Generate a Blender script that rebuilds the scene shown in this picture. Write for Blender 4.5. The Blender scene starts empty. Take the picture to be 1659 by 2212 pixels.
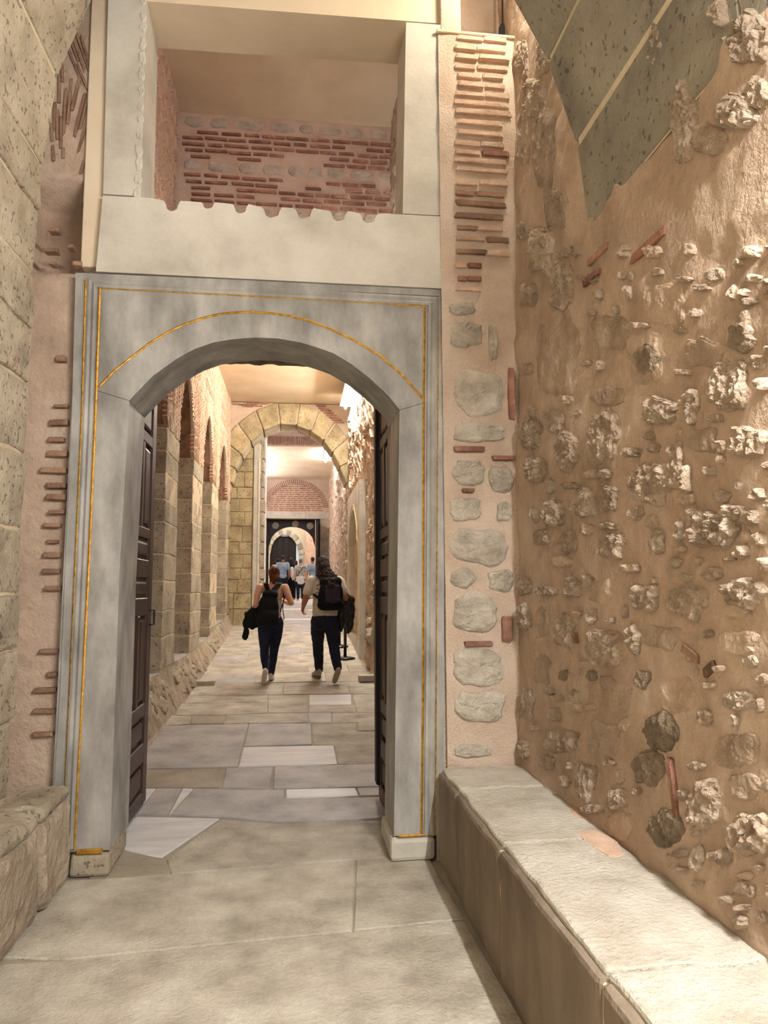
import bpy, bmesh, math, random
from mathutils import Vector, Matrix, noise, Euler
random.seed(11)
S = bpy.context.scene
C = S.collection
R = math.radians

# ---------------------------------------------------------------- camera
W, H, F = 1659.0, 2212.0, 1550.0
CX, CY = W / 2, H / 2
EYE = Vector((0, 0, 1.5))
_ey = Vector(((640 - CX) / F, -(1271 - CY) / F, -1)).normalized()   # corridor axis seen by the camera
_u = Vector((math.sin(R(.5)), math.cos(R(.5)), 0))
_ez = (_u - _ey * _u.dot(_ey)).normalized()
_ex = _ey.cross(_ez)
ROT = Matrix((_ex, _ey, _ez))          # camera axes -> world axes
cam = bpy.data.cameras.new('camera')
cam.sensor_fit = 'VERTICAL'
cam.sensor_height = 24
cam.lens = F / H * 24
cam.clip_end = 200
cam.clip_start = .05
co = bpy.data.objects.new('camera', cam)
co.matrix_world = Matrix.Translation(EYE) @ ROT.to_4x4()
C.objects.link(co)
S.camera = co

# ---------------------------------------------------------------- world / exposure
wd = bpy.data.worlds.new('world')
S.world = wd
wd.use_nodes = True
wd.node_tree.nodes['Background'].inputs[0].default_value = (.97, .98, 1.0, 1)
wd.node_tree.nodes['Background'].inputs[1].default_value = .5
S.view_settings.view_transform = 'Standard'
S.view_settings.look = 'None'
S.view_settings.gamma = 1
S.view_settings.use_curve_mapping = False
S.view_settings.exposure = 0.6
STRIP = dict(near=600, shaft=250, b=60, b2=85, c=190, f=90, bay=160, f2=48, room=60)

# ---------------------------------------------------------------- pixel helpers (direction only; the plane gives the distance)
def ray(px, py):
    return ROT @ Vector(((px - CX) / F, -(py - CY) / F, -1))
def on(px, py, ax, v):
    d = ray(px, py)
    return EYE + d * ((v - EYE[ax]) / d[ax])
FP = [(-9, 0), (4.6, 0), (10.3, .12), (16.6, .62), (30, 1.05), (70, 1.1)]
def fz(y):
    for (a, za), (b, zb) in zip(FP, FP[1:]):
        if y <= b:
            return za + (zb - za) * (y - a) / (b - a)
    return 1.1
def onfloor(px, py):
    z = 0
    for i in range(50):
        p = on(px, py, 2, z)
        z = .5 * z + .5 * fz(p.y)
    return Vector((p.x, p.y, fz(p.y)))
def srgb(r, g, b):
    f = lambda c: (c / 255 / 12.92) if c <= 10 else ((c / 255 + .055) / 1.055) ** 2.4
    return (f(r), f(g), f(b), 1)

# ---------------------------------------------------------------- materials
MAT = {}
def material(name, cols, scale=2.0, rough=.85, bump=.4, bscale=40, pits=0, pscale=22, pit_shade=.35, rand=.12,
             stretch=(1, 1, 1), spec=.3, metal=0, fine=.25, dist=.02, emit=None, strength=0):
    m = bpy.data.materials.new(name)
    m.use_nodes = True
    nt = m.node_tree
    N, L = nt.nodes, nt.links
    b = N['Principled BSDF']
    b.inputs['Roughness'].default_value = rough
    b.inputs['Metallic'].default_value = metal
    b.inputs['Specular IOR Level'].default_value = spec
    g = N.new('ShaderNodeNewGeometry')
    mp = N.new('ShaderNodeMapping')
    mp.inputs['Scale'].default_value = stretch
    oi = N.new('ShaderNodeObjectInfo')
    L.new(g.outputs['Position'], mp.inputs['Vector'])
    n1 = N.new('ShaderNodeTexNoise')
    n1.inputs['Scale'].default_value = scale
    n1.inputs['Detail'].default_value = 6
    n1.inputs['Roughness'].default_value = .6
    L.new(mp.outputs[0], n1.inputs['Vector'])
    rp = N.new('ShaderNodeValToRGB')
    el = rp.color_ramp.elements
    k = len(cols)
    while len(el) < k:
        el.new(.5)
    for i, c in enumerate(cols):
        el[i].position = .3 + .4 * i / max(1, k - 1)
        el[i].color = srgb(*c)
    L.new(n1.outputs['Fac'], rp.inputs['Fac'])
    n2 = N.new('ShaderNodeTexNoise')
    n2.inputs['Scale'].default_value = bscale
    n2.inputs['Detail'].default_value = 5
    n2.inputs['Roughness'].default_value = .65
    L.new(mp.outputs[0], n2.inputs['Vector'])
    hs = N.new('ShaderNodeHueSaturation')
    # value = 1 + rand*(r-.5)*2 + fine*(n2-.5)
    a = N.new('ShaderNodeMath'); a.operation = 'MULTIPLY_ADD'
    a.inputs[1].default_value = 2 * rand
    a.inputs[2].default_value = 1 - rand - fine * .5
    L.new(oi.outputs['Random'], a.inputs[0])
    a2 = N.new('ShaderNodeMath'); a2.operation = 'MULTIPLY_ADD'
    a2.inputs[1].default_value = fine
    L.new(n2.outputs['Fac'], a2.inputs[0])
    L.new(a.outputs[0], a2.inputs[2])
    L.new(a2.outputs[0], hs.inputs['Value'])
    L.new(rp.outputs[0], hs.inputs['Color'])
    col = hs.outputs[0]
    hgt = n2.outputs['Fac']
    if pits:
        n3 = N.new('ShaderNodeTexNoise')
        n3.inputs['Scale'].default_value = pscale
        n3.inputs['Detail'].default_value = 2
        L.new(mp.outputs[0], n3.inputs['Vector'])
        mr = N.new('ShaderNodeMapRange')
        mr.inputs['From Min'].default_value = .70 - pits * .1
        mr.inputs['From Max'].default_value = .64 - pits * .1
        mr.inputs['To Min'].default_value = pit_shade  # shade inside the holes is painted in as darker colour
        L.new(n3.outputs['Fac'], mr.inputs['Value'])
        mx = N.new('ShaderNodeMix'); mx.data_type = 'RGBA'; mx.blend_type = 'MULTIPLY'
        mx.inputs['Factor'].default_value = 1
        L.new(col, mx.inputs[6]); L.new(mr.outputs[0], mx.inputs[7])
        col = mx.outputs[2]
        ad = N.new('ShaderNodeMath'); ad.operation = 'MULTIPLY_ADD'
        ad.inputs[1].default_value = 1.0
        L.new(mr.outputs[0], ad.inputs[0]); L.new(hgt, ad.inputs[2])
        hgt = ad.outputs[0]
    L.new(col, b.inputs['Base Color'])
    if bump:
        bp = N.new('ShaderNodeBump')
        bp.inputs['Strength'].default_value = bump
        bp.inputs['Distance'].default_value = dist
        L.new(hgt, bp.inputs['Height'])
        L.new(bp.outputs[0], b.inputs['Normal'])
    if emit:
        b.inputs['Emission Color'].default_value = (*emit, 1)
        b.inputs['Emission Strength'].default_value = strength
    MAT[name] = m
    return m
material('ashlar', [(142, 130, 112), (172, 160, 138), (192, 180, 158)], 3.5, .9, .6, 45, pits=.3, pscale=34, rand=.12, pit_shade=.5)
material('ashlar_grey', [(112, 106, 94), (138, 131, 116), (154, 147, 130)], 3, .85, .3, 40, pits=.15, pscale=34, rand=.08, pit_shade=.5)
material('ashlar_gold', [(140, 126, 98), (172, 156, 122), (194, 180, 146)], 3.5, .9, .6, 40, pits=.3, pscale=26, rand=.14, pit_shade=.5)
material('mortar', [(196, 178, 146), (216, 200, 170)], 6, .95, .5, 60, rand=0)
material('peach_plaster', [(194, 170, 148), (208, 187, 166), (218, 200, 182)], 3, .95, .9, 70, rand=.04, dist=.015)
material('brown_plaster', [(156, 134, 114), (180, 157, 136), (198, 177, 156)], 2.6, .92, 1.0, 20, rand=.02, dist=.02, fine=.3)
material('smooth_plaster', [(206, 186, 158), (218, 200, 172), (226, 210, 184)], 1.2, .9, .06, 20, rand=0, fine=.05)
material('brick', [(120, 84, 70), (150, 108, 90), (178, 140, 118)], 9, .95, .8, 70, rand=.25, dist=.012)
material('brick_pale', [(184, 150, 128), (202, 172, 148), (216, 190, 168)], 8, .95, .8, 70, rand=.12, dist=.012)
material('brick_brown', [(112, 86, 70), (146, 114, 92), (170, 138, 114)], 7, .95, .8, 60, rand=.18, dist=.015)
material('rubble', [(164, 143, 121), (194, 172, 149), (218, 200, 178)], 9, .9, 1.0, 60, rand=.1, dist=.03, fine=.4)
material('rubble_flat', [(150, 130, 110), (174, 152, 131), (192, 171, 150)], 6, .9, .8, 30, rand=.14, dist=.02)
material('rubble_dark', [(116, 101, 83), (146, 129, 108), (172, 154, 130)], 9, .9, 1.0, 40, rand=.1, dist=.03, fine=.5)
material('grey_rubble', [(168, 158, 140), (194, 184, 166), (212, 204, 188)], 8, .92, .9, 45, rand=.08, dist=.025, fine=.35)
material('marble', [(120, 118, 113), (154, 152, 146), (184, 182, 175)], 3.2, .5, .1, 60, rand=.03, stretch=(1.8, 1.8, .8), fine=.12, spec=.4)
material('marble_warm', [(172, 166, 152), (194, 189, 176), (208, 203, 190)], 2.6, .55, .12, 50, rand=.03, fine=.15, spec=.35)
material('gold', [(150, 104, 34), (196, 146, 52), (222, 178, 84)], 30, .35, .3, 90, rand=0, metal=.75, spec=.5)
material('wood', [(46, 31, 26), (60, 41, 34), (74, 52, 42)], 5, .42, .15, 30, rand=.06, stretch=(6, 6, .6), fine=.3, spec=.5)
material('dark_wood', [(18, 13, 12), (26, 18, 16), (34, 24, 20)], 5, .5, .15, 30, rand=.05, stretch=(6, 6, .6))
material('slab_beige', [(140, 132, 118), (176, 168, 152), (202, 196, 180)], 3.4, .6, .7, 48, rand=.07, spec=.4, fine=.5)
material('slab_grey', [(140, 136, 132), (166, 162, 158), (184, 181, 177)], 3.4, .55, .35, 30, rand=.07, spec=.4)
material('slab_white', [(190, 188, 186), (210, 209, 207), (224, 223, 220)], 3, .45, .08, 40, rand=.03, stretch=(.6, 3, 1), spec=.45)
material('slab_brown', [(132, 122, 106), (152, 142, 124), (168, 158, 140)], 3, .65, .3, 30, rand=.05, spec=.4)
material('plinth_stone', [(138, 124, 106), (162, 147, 126), (184, 169, 148)], 4, .9, .9, 24, rand=.08, dist=.03, fine=.35)
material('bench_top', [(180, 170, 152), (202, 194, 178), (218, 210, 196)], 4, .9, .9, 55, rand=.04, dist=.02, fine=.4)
material('bench_face_shaded', [(98, 86, 72), (122, 108, 92), (142, 128, 110)], 3, .85, .5, 34, rand=.05, stretch=(1, 1, .4))  # dark stone, painted darker still for the shade on the bench front
material('black_metal', [(16, 16, 17), (22, 22, 23)], 5, .3, 0, rand=0, spec=.5)
material('black_cloth', [(10, 10, 12), (18, 18, 20)], 30, .9, .5, 60, rand=0, dist=.01)
material('black_leather', [(12, 12, 14), (22, 22, 25)], 20, .4, .4, 50, rand=0, dist=.01, spec=.5)
material('purple_cloth', [(44, 38, 50), (56, 50, 62)], 40, .85, .3, 200, rand=0)
material('navy_denim', [(20, 24, 40), (32, 38, 60)], 9, .9, .35, 60, rand=0, dist=.01)
material('dark_jeans', [(20, 22, 34), (32, 35, 50)], 8, .9, .35, 60, rand=0, dist=.01)
material('white_tee', [(196, 186, 168), (214, 205, 188)], 6, .9, .4, 14, rand=0, dist=.02, fine=.08)
material('white_cloth', [(206, 202, 196), (222, 218, 212)], 6, .9, .3, 20, rand=0)
material('blue_tee', [(128, 146, 168), (146, 164, 186)], 6, .9, .3, 20, rand=0)
material('floral', [(60, 62, 66), (176, 172, 166), (206, 202, 196)], 22, .9, .2, 40, rand=0)
material('skin_light', [(206, 156, 128), (220, 172, 144)], 6, .6, .1, 90, rand=0, fine=.06)
material('skin_tan', [(160, 106, 80), (182, 126, 98)], 6, .6, .1, 90, rand=0, fine=.06)
material('red_hair', [(58, 30, 18), (98, 54, 28), (146, 88, 46)], 26, .5, .8, 90, rand=0, stretch=(1, 1, .4), dist=.01)
material('dark_hair', [(24, 16, 14), (44, 28, 22), (62, 40, 32)], 22, .6, 1.0, 70, rand=0, dist=.02)
material('grey_hair', [(110, 98, 80), (146, 134, 112)], 22, .7, .6, 70, rand=0)
material('shoe_white', [(196, 186, 178), (214, 206, 198)], 20, .7, .1, 60, rand=0)
material('shoe_grey', [(150, 138, 116), (172, 160, 138)], 20, .8, .1, 60, rand=0)
material('sole', [(92, 78, 64), (120, 104, 88)], 20, .8, .2, 60, rand=0)
material('red_charm', [(170, 40, 36), (220, 210, 200)], 120, .5, 0, rand=0)
material('white_paint', [(228, 228, 226), (236, 236, 234)], 3, .5, 0, rand=0)
material('print_grey', [(60, 60, 62), (150, 146, 138)], 60, .9, 0, rand=0)

# ---------------------------------------------------------------- object helpers
def tag(o, label=None, cat=None, group=None, kind=None):
    if label: o['label'] = label
    if cat: o['category'] = cat
    if group: o['group'] = group
    if kind: o['kind'] = kind
    return o
def link_mesh(name, me, mat, parent=None):
    if mat and not me.materials:
        me.materials.append(MAT[mat])
    o = bpy.data.objects.new(name, me)
    C.objects.link(o)
    if parent:
        o.parent = parent
        o.matrix_parent_inverse = parent.matrix_world.inverted() if False else Matrix.Translation(-Vector(parent.location)) if parent.type == 'EMPTY' else Matrix()
    return o
def mesh(name, V, Fc, mat, parent=None, smooth=False):
    me = bpy.data.meshes.new(name)
    me.from_pydata([tuple(v) for v in V], [], Fc)
    bm = bmesh.new(); bm.from_mesh(me)
    bmesh.ops.recalc_face_normals(bm, faces=bm.faces)
    bm.to_mesh(me); bm.free()
    if smooth:
        me.polygons.foreach_set('use_smooth', [True] * len(me.polygons))
    return link_mesh(name, me, mat, parent)
def thing(name, label, cat, loc=(0, 0, 0), group=None, kind=None):
    o = bpy.data.objects.new(name, None)
    o.empty_display_size = .1
    C.objects.link(o)
    o.location = loc
    return tag(o, label, cat, group, kind)
class MB:
    """collects shapes for ONE mesh"""
    def __init__(s): s.V = []; s.F = []
    def add(s, V, Fc):
        n = len(s.V); s.V += [Vector(v) for v in V]; s.F += [[i + n for i in f] for f in Fc]
        return s
    def build(s, name, mat, parent=None, smooth=False): return mesh(name, s.V, s.F, mat, parent, smooth)
def hexa(c, ch=.01, jit=0.0):
    """chamfered six-sided block from eight corners c[i][j][k]"""
    c = [[[Vector(c[i][j][k]) + (Vector((random.uniform(-jit, jit), random.uniform(-jit, jit), random.uniform(-jit, jit))) if jit else Vector()) for k in (0, 1)] for j in (0, 1)] for i in (0, 1)]
    lu = (c[1][0][0] - c[0][0][0]).length; lv = (c[0][1][0] - c[0][0][0]).length; lw = (c[0][0][1] - c[0][0][0]).length
    fr = [min(.3, ch / max(l, 1e-4)) for l in (lu, lv, lw)]
    def P(t):
        r = Vector()
        for i in (0, 1):
            for j in (0, 1):
                for k in (0, 1):
                    w = (t[0] if i else 1 - t[0]) * (t[1] if j else 1 - t[1]) * (t[2] if k else 1 - t[2])
                    r += c[i][j][k] * w
        return r
    V, idx = [], {}
    for s in range(8):
        b = ((s >> 2) & 1, (s >> 1) & 1, s & 1)
        for a in range(3):
            t = [(1 - fr[q]) if b[q] else fr[q] for q in range(3)]
            t[a] = b[a]
            idx[(b, a)] = len(V); V.append(P(t))
    Fc = []
    for a in range(3):
        o1, o2 = [q for q in range(3) if q != a]
        for s in (0, 1):
            f = []
            for (p, q) in ((0, 0), (1, 0), (1, 1), (0, 1)):
                b = [0, 0, 0]; b[a] = s; b[o1] = p; b[o2] = q
                f.append(idx[(tuple(b), a)])
            Fc.append(f)
        for p in (0, 1):
            for q in (0, 1):
                b0 = [0, 0, 0]; b0[o1] = p; b0[o2] = q; b1 = list(b0); b1[a] = 1
                Fc.append([idx[(tuple(b0), o1)], idx[(tuple(b1), o1)], idx[(tuple(b1), o2)], idx[(tuple(b0), o2)]])
    for s in range(8):
        b = ((s >> 2) & 1, (s >> 1) & 1, s & 1)
        Fc.append([idx[(b, 0)], idx[(b, 1)], idx[(b, 2)]])
    return V, Fc
def box8(x0, x1, y0, y1, z0, z1):
    return [[[(x, y, z) for z in (z0, z1)] for y in (y0, y1)] for x in (x0, x1)]
def box(name, x0, x1, y0, y1, z0, z1, mat, parent=None, ch=.005, jit=0):
    V, Fc = hexa(box8(x0, x1, y0, y1, z0, z1), ch, jit)
    return mesh(name, V, Fc, mat, parent)
def rough(name, x0, x1, y0, y1, z0, z1, mat, parent=None, r=.02, amp=.008, step=.06, freq=6):
    """subdivided, rounded and weathered block"""
    lo, hi = (x0, y0, z0), (x1, y1, z1)
    r = min(r, min(hi[q] - lo[q] for q in range(3)) * .4)
    ax = []
    for q in range(3):
        n = max(1, int((hi[q] - lo[q] - 2 * r) / step))
        ax.append([lo[q]] + [lo[q] + r + (hi[q] - lo[q] - 2 * r) * i / n for i in range(n + 1)] + [hi[q]])
    V, idx, Fc = [], {}, []
    def vid(i, j, k):
        t = (i, j, k)
        if t not in idx:
            p = Vector((ax[0][i], ax[1][j], ax[2][k]))
            c = Vector([min(max(p[q], lo[q] + r), hi[q] - r) for q in range(3)])
            d = p - c
            if d.length > r: p = c + d.normalized() * r
            p += noise.noise_vector(p * freq) * amp + noise.noise_vector(p * freq * 3.1) * amp * .5
            idx[t] = len(V); V.append(p)
        return idx[t]
    n = [len(a) - 1 for a in ax]
    for a in range(3):
        o1, o2 = [q for q in range(3) if q != a]
        for s in (0, n[a]):
            for i in range(n[o1]):
                for j in range(n[o2]):
                    f = []
                    for (p, q) in ((0, 0), (1, 0), (1, 1), (0, 1)):
                        t = [0, 0, 0]; t[a] = s; t[o1] = i + p; t[o2] = j + q
                        f.append(vid(*t))
                    Fc.append(f)
    return mesh(name, V, Fc, mat, parent)
def grid(name, u0, u1, v0, v1, d, f, mat, parent=None, smooth=True):
    nu, nv = max(1, int(round((u1 - u0) / d))), max(1, int(round((v1 - v0) / d)))
    V = [f(u0 + (u1 - u0) * i / nu, v0 + (v1 - v0) * j / nv) for i in range(nu + 1) for j in range(nv + 1)]
    Fc = [[i * (nv + 1) + j, (i + 1) * (nv + 1) + j, (i + 1) * (nv + 1) + j + 1, i * (nv + 1) + j + 1] for i in range(nu) for j in range(nv)]
    return mesh(name, V, Fc, mat, parent, smooth)
def plate(name, pts, to3, depth, mat, parent, amp=.4, rings=(.98, .86, .6, .3), freq=22):
    """a stone bedded in a wall: outline pts (u,v), to3(u,v,h) puts it on the wall"""
    n = len(pts)
    cu = sum(p[0] for p in pts) / n; cv = sum(p[1] for p in pts) / n
    V = [to3(u, v, -.012) for u, v in pts]
    for t in rings:
        hh = depth * (.25 if t > .95 else .7 if t > .8 else 1)
        for u, v in pts:
            a, b = cu + (u - cu) * t, cv + (v - cv) * t
            V.append(to3(a, b, hh + depth * amp * noise.noise(Vector((a * freq, b * freq, 3.3))) + depth * amp * .6 * noise.noise(Vector((a * freq * 2.3, b * freq * 2.3, 8.1)))))
    V.append(to3(cu, cv, depth))
    Fc = []
    for k in range(len(rings)):
        for i in range(n):
            j = (i + 1) % n
            Fc.append([k * n + i, k * n + j, (k + 1) * n + j, (k + 1) * n + i])
    last = len(rings) * n
    Fc += [[last + i, last + (i + 1) % n, len(V) - 1] for i in range(n)]
    return mesh(name, V, Fc, mat, parent)
def blob(cu, cv, du, dv, n=16, sq=2.6, wob=.14, seed=0.):
    """rounded-square outline with half vectors du, dv (2-D)"""
    out = []
    for i in range(n):
        a = 2 * math.pi * i / n
        c, s = math.cos(a), math.sin(a)
        k = (abs(c) ** sq + abs(s) ** sq) ** (-1 / sq)
        k *= 1 + wob * noise.noise(Vector((c * 1.6 + seed, s * 1.6, seed * 1.7))) * 2 + wob * noise.noise(Vector((c * 4 + seed, s * 4, seed)))
        out.append((cu + du[0] * c * k + dv[0] * s * k, cv + du[1] * c * k + dv[1] * s * k))
    return out
def ribbon(name, pts, prof, nrm, mat, parent=None, smooth=False):
    """sweep profile [(offset, height)] along a polyline lying in a plane with normal nrm"""
    pts = [Vector(p) for p in pts]; nrm = Vector(nrm).normalized()
    V, n = [], len(prof)
    for i, p in enumerate(pts):
        a = (pts[i] - pts[i - 1]).normalized() if i else None
        b = (pts[i + 1] - pts[i]).normalized() if i < len(pts) - 1 else None
        if a is None: a = b
        if b is None: b = a
        sa, sb = a.cross(nrm), b.cross(nrm)
        m = (sa + sb).normalized()
        m = m / max(.3, m.dot(sa))
        V += [p + m * o + nrm * h for o, h in prof]
    Fc = [[i * n + j, i * n + (j + 1) % n, (i + 1) * n + (j + 1) % n, (i + 1) * n + j] for i in range(len(pts) - 1) for j in range(n)]
    Fc += [list(range(n)), [(len(pts) - 1) * n + j for j in range(n)]]
    return mesh(name, V, Fc, mat, parent, smooth)
def tube_geo(pts, r, seg=8):
    pts = [Vector(p) for p in pts]
    V, Fc = [], []
    for i, p in enumerate(pts):
        t = (pts[min(i + 1, len(pts) - 1)] - pts[max(i - 1, 0)]).normalized()
        s = t.orthogonal().normalized() if i == 0 else (s - t * s.dot(t)).normalized()
        q = t.cross(s)
        rr = r[i] if isinstance(r, (list, tuple)) else r
        V += [p + (s * math.cos(2 * math.pi * k / seg) + q * math.sin(2 * math.pi * k / seg)) * rr for k in range(seg)]
    for i in range(len(pts) - 1):
        for k in range(seg):
            Fc.append([i * seg + k, i * seg + (k + 1) % seg, (i + 1) * seg + (k + 1) % seg, (i + 1) * seg + k])
    Fc += [list(range(seg)), [(len(pts) - 1) * seg + k for k in range(seg)]]
    return V, Fc
def lathe_geo(c, prof, seg=24):
    c = Vector(c)
    V = [c + Vector((r * math.cos(2 * math.pi * k / seg), r * math.sin(2 * math.pi * k / seg), z)) for r, z in prof for k in range(seg)]
    n = len(prof)
    Fc = [[i * seg + k, i * seg + (k + 1) % seg, (i + 1) * seg + (k + 1) % seg, (i + 1) * seg + k] for i in range(n - 1) for k in range(seg)]
    Fc += [list(range(seg)), [(n - 1) * seg + k for k in range(seg)]]
    return V, Fc
def strips(name, low, top, y0, y1, mat, parent=None, axis=1):
    """wall piece between a lower curve and a top line: low=[(u,v)], top(u)->v, extruded between y0 and y1"""
    P = (lambda u, v, d: (u, d, v)) if axis == 1 else (lambda u, v, d: (d, u, v))
    n = len(low); V = []
    for d in (y0, y1):
        V += [P(u, v, d) for u, v in low] + [P(u, top(u), d) for u, v in low]
    Fc = []
    for i in range(n - 1):
        Fc += [[i, i + 1, n + i + 1, n + i], [2 * n + i, 2 * n + i + 1, 3 * n + i + 1, 3 * n + i],
               [i, i + 1, 2 * n + i + 1, 2 * n + i], [n + i, n + i + 1, 3 * n + i + 1, 3 * n + i]]
    Fc += [[0, n, 3 * n, 2 * n], [n - 1, 2 * n - 1, 4 * n - 1, 3 * n - 1]]
    return mesh(name, V, Fc, mat, parent)
BRICKS = {}
def brick(parent, cen, u, v, w, lu, lv, lw, mat='brick', name='brick'):
    """one brick: centre, axes, sizes; alike bricks share mesh data"""
    key = (mat, random.randrange(4))
    if key not in BRICKS:
        me = bpy.data.meshes.new('brick')
        V, Fc = hexa(box8(-.5, .5, -.5, .5, -.5, .5), .08, .05)
        me.from_pydata([tuple(p) for p in V], [], Fc); me.materials.append(MAT[mat])
        BRICKS[key] = me
    o = bpy.data.objects.new(name, BRICKS[key])
    C.objects.link(o)
    o.parent = parent
    u, v, w = Vector(u).normalized(), Vector(v).normalized(), Vector(w).normalized()
    m = Matrix((u * lu, v * lv, w * lw)).transposed().to_4x4()
    m.translation = Vector(cen) - (Vector(parent.location) if parent else Vector())
    o.matrix_local = m
    return o

# ================================================================ THE SETTING
YP = 4.10                                    # front plane of the marble portal
XL = -1.40                                   # near left wall
def XR(z): return 1.262 + .018 * (z - .5)    # near right wall, leaning out a little
XCL, XCR = -1.55, 1.20                       # walls of the corridor beyond

# ---- floor
def slabgeo(poly, th=.05, gap=.003, lift=0.0):
    pts = [Vector(p) for p in poly]
    c = sum(pts, Vector()) / len(pts)
    n = len(pts)
    area = sum(pts[i].x * pts[(i + 1) % n].y - pts[(i + 1) % n].x * pts[i].y for i in range(n))
    if area < 0: pts.reverse()
    def inset(d, z):
        out = []
        for i in range(n):
            a = (pts[i] - pts[i - 1]); b = (pts[(i + 1) % n] - pts[i])
            a.z = b.z = 0; a.normalize(); b.normalize()
            na, nb = Vector((-a.y, a.x, 0)), Vector((-b.y, b.x, 0))
            m = na + nb
            m = m.normalized() if m.length > 1e-5 else na
            out.append(pts[i] + m * (d / max(.4, m.dot(na))) + Vector((0, 0, z)))
        return out
    V = inset(gap, -th) + inset(gap, lift - .005) + inset(gap + .006, lift)
    Fc = [list(range(n))[::-1], [2 * n + i for i in range(n)]]
    for k in (0, 1):
        Fc += [[k * n + i, k * n + (i + 1) % n, (k + 1) * n + (i + 1) % n, (k + 1) * n + i] for i in range(n)]
    return V, Fc
fl_v = []
ys = [-2.5, 0, 2, 4, 4.6, 6, 8, 10.3, 12, 14, 16.6, 20, 24, 27, 30, 34.5]
for y in ys:
    fl_v += [(-2.4, y, fz(y) - .009), (2.0, y, fz(y) - .009)]
floor = mesh('floor', fl_v, [[2 * i, 2 * i + 1, 2 * i + 3, 2 * i + 2] for i in range(len(ys) - 1)], 'slab_brown')
tag(floor, 'worn stone slab floor running through the doorway down the corridor', 'floor', kind='structure')
def slab(poly, mat, lift=None):
    V, Fc = slabgeo(poly, lift=random.uniform(-.003, .004) if lift is None else lift)
    return mesh('slab', V, Fc, mat, floor)
k4 = lambda pts: [onfloor(230 + x * .37372, 1460 + y * .37372) for x, y in pts]
SL = [
 ('slab_white', [(790, 410), (1315, 400), (1338, 510), (762, 525)]),
 ('slab_grey', [(690, 535), (965, 525), (945, 655), (665, 648)]),
 ('slab_grey', [(970, 525), (1640, 508), (1640, 640), (960, 652)]),
 ('slab_white', [(1035, 655), (1440, 645), (1460, 692), (1035, 705)]),
 ('slab_grey', [(1442, 645), (1680, 640), (1680, 690), (1462, 692)]),
 ('slab_brown', [(120, 545), (690, 535), (655, 645), (90, 645)]),
 ('slab_white', [(170, 648), (288, 648), (215, 735), (110, 735)]),
 ('slab_grey', [(290, 648), (438, 648), (352, 802), (70, 800), (110, 737), (215, 737)]),
 ('slab_white', [(440, 648), (503, 652), (362, 802)]),
 ('slab_grey', [(505, 654), (1030, 658), (1032, 710), (1680, 700), (1700, 815), (1500, 830), (1000, 848), (660, 815), (370, 803)]),
 ('slab_white', [(60, 808), (658, 820), (320, 1045), (210, 1030), (-30, 960)]),
 ('slab_beige', [(663, 825), (1000, 851), (1500, 833), (1720, 830), (1760, 1040), (1540, 1050), (800, 1108), (370, 1143), (345, 1060)]),
 ('slab_brown', [(-60, 965), (320, 1050), (343, 1065), (366, 1143), (60, 1168), (-110, 1180)]),
 ('slab_grey', [(332, 290), (820, 277), (788, 410), (760, 525), (120, 540), (180, 500)]),
 ('slab_grey', [(823, 277), (1185, 274), (1190, 397), (793, 406)]),
 ('slab_beige', [(1190, 274), (1445, 274), (1447, 317), (1680, 318), (1680, 506), (1340, 510), (1317, 400), (1192, 397)]),
 ('slab_beige', [(1449, 270), (1660, 264), (1665, 316), (1450, 315)]),
 ('slab_beige', [(372, 228), (490, 235), (480, 277), (335, 288)]),
 ('slab_brown', [(492, 235), (690, 235), (680, 275), (482, 277)]),
 ('slab_beige', [(692, 226), (1160, 213), (1168, 270), (685, 276)]),
 ('slab_grey', [(1163, 211), (1300, 210), (1302, 270), (1170, 271)]),
 ('slab_beige', [(1303, 210), (1650, 209), (1660, 262), (1304, 270)]),
 ('slab_beige', [(432, 160), (930, 152), (928, 212), (692, 224), (395, 226)]),
 ('slab_beige', [(934, 112), (1165, 109), (1166, 209), (932, 212)]),
 ('slab_white', [(1170, 108), (1415, 105), (1418, 165), (1170, 168)]),
 ('slab_beige', [(1170, 170), (1440, 168), (1443, 208), (1170, 209)]),
 ('slab_beige', [(1420, 105), (1610, 104), (1650, 207), (1446, 208)]),
 ('slab_beige', [(475, 112), (932, 110), (930, 150), (445, 158)]),
 ('slab_beige', [(515, 42), (1020, 44), (1016, 107), (478, 110)]),
 ('slab_beige', [(1025, 54), (1400, 50), (1402, 103), (1020, 107)]),
 ('slab_beige', [(1402, 50), (1565, 46), (1605, 102), (1405, 103)]),
]
for m, p in SL:
    slab(k4(p), m)
px = lambda pts: [onfloor(x, y) for x, y in pts]
slab(px([(185, 1899), (367, 1888), (529, 1875), (768, 1856), (762, 2010), (140, 2072)]) + [Vector((-1.25, 3.3, 0)), Vector((-1.25, 4.08, 0))], 'slab_beige', 0)
slab(px([(769, 1856), (925, 1848), (1005, 1985), (763, 2010)]), 'slab_beige', .002)
a = onfloor(140, 2073); b = onfloor(763, 2012); c_ = onfloor(1005, 1987)
slab([a, b, c_, Vector((.82, 1.9, 0)), Vector((-1.25, 1.9, 0)), Vector((-1.25, a.y, 0))], 'slab_beige', 0)
slab([Vector((-1.25, 1.89, 0)), Vector((.82, 1.89, 0)), Vector((.82, -2, 0)), Vector((-1.25, -2, 0))], 'slab_beige', 0)
y = on(600, 1476, 2, .14).y + .02
row = 0
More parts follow.
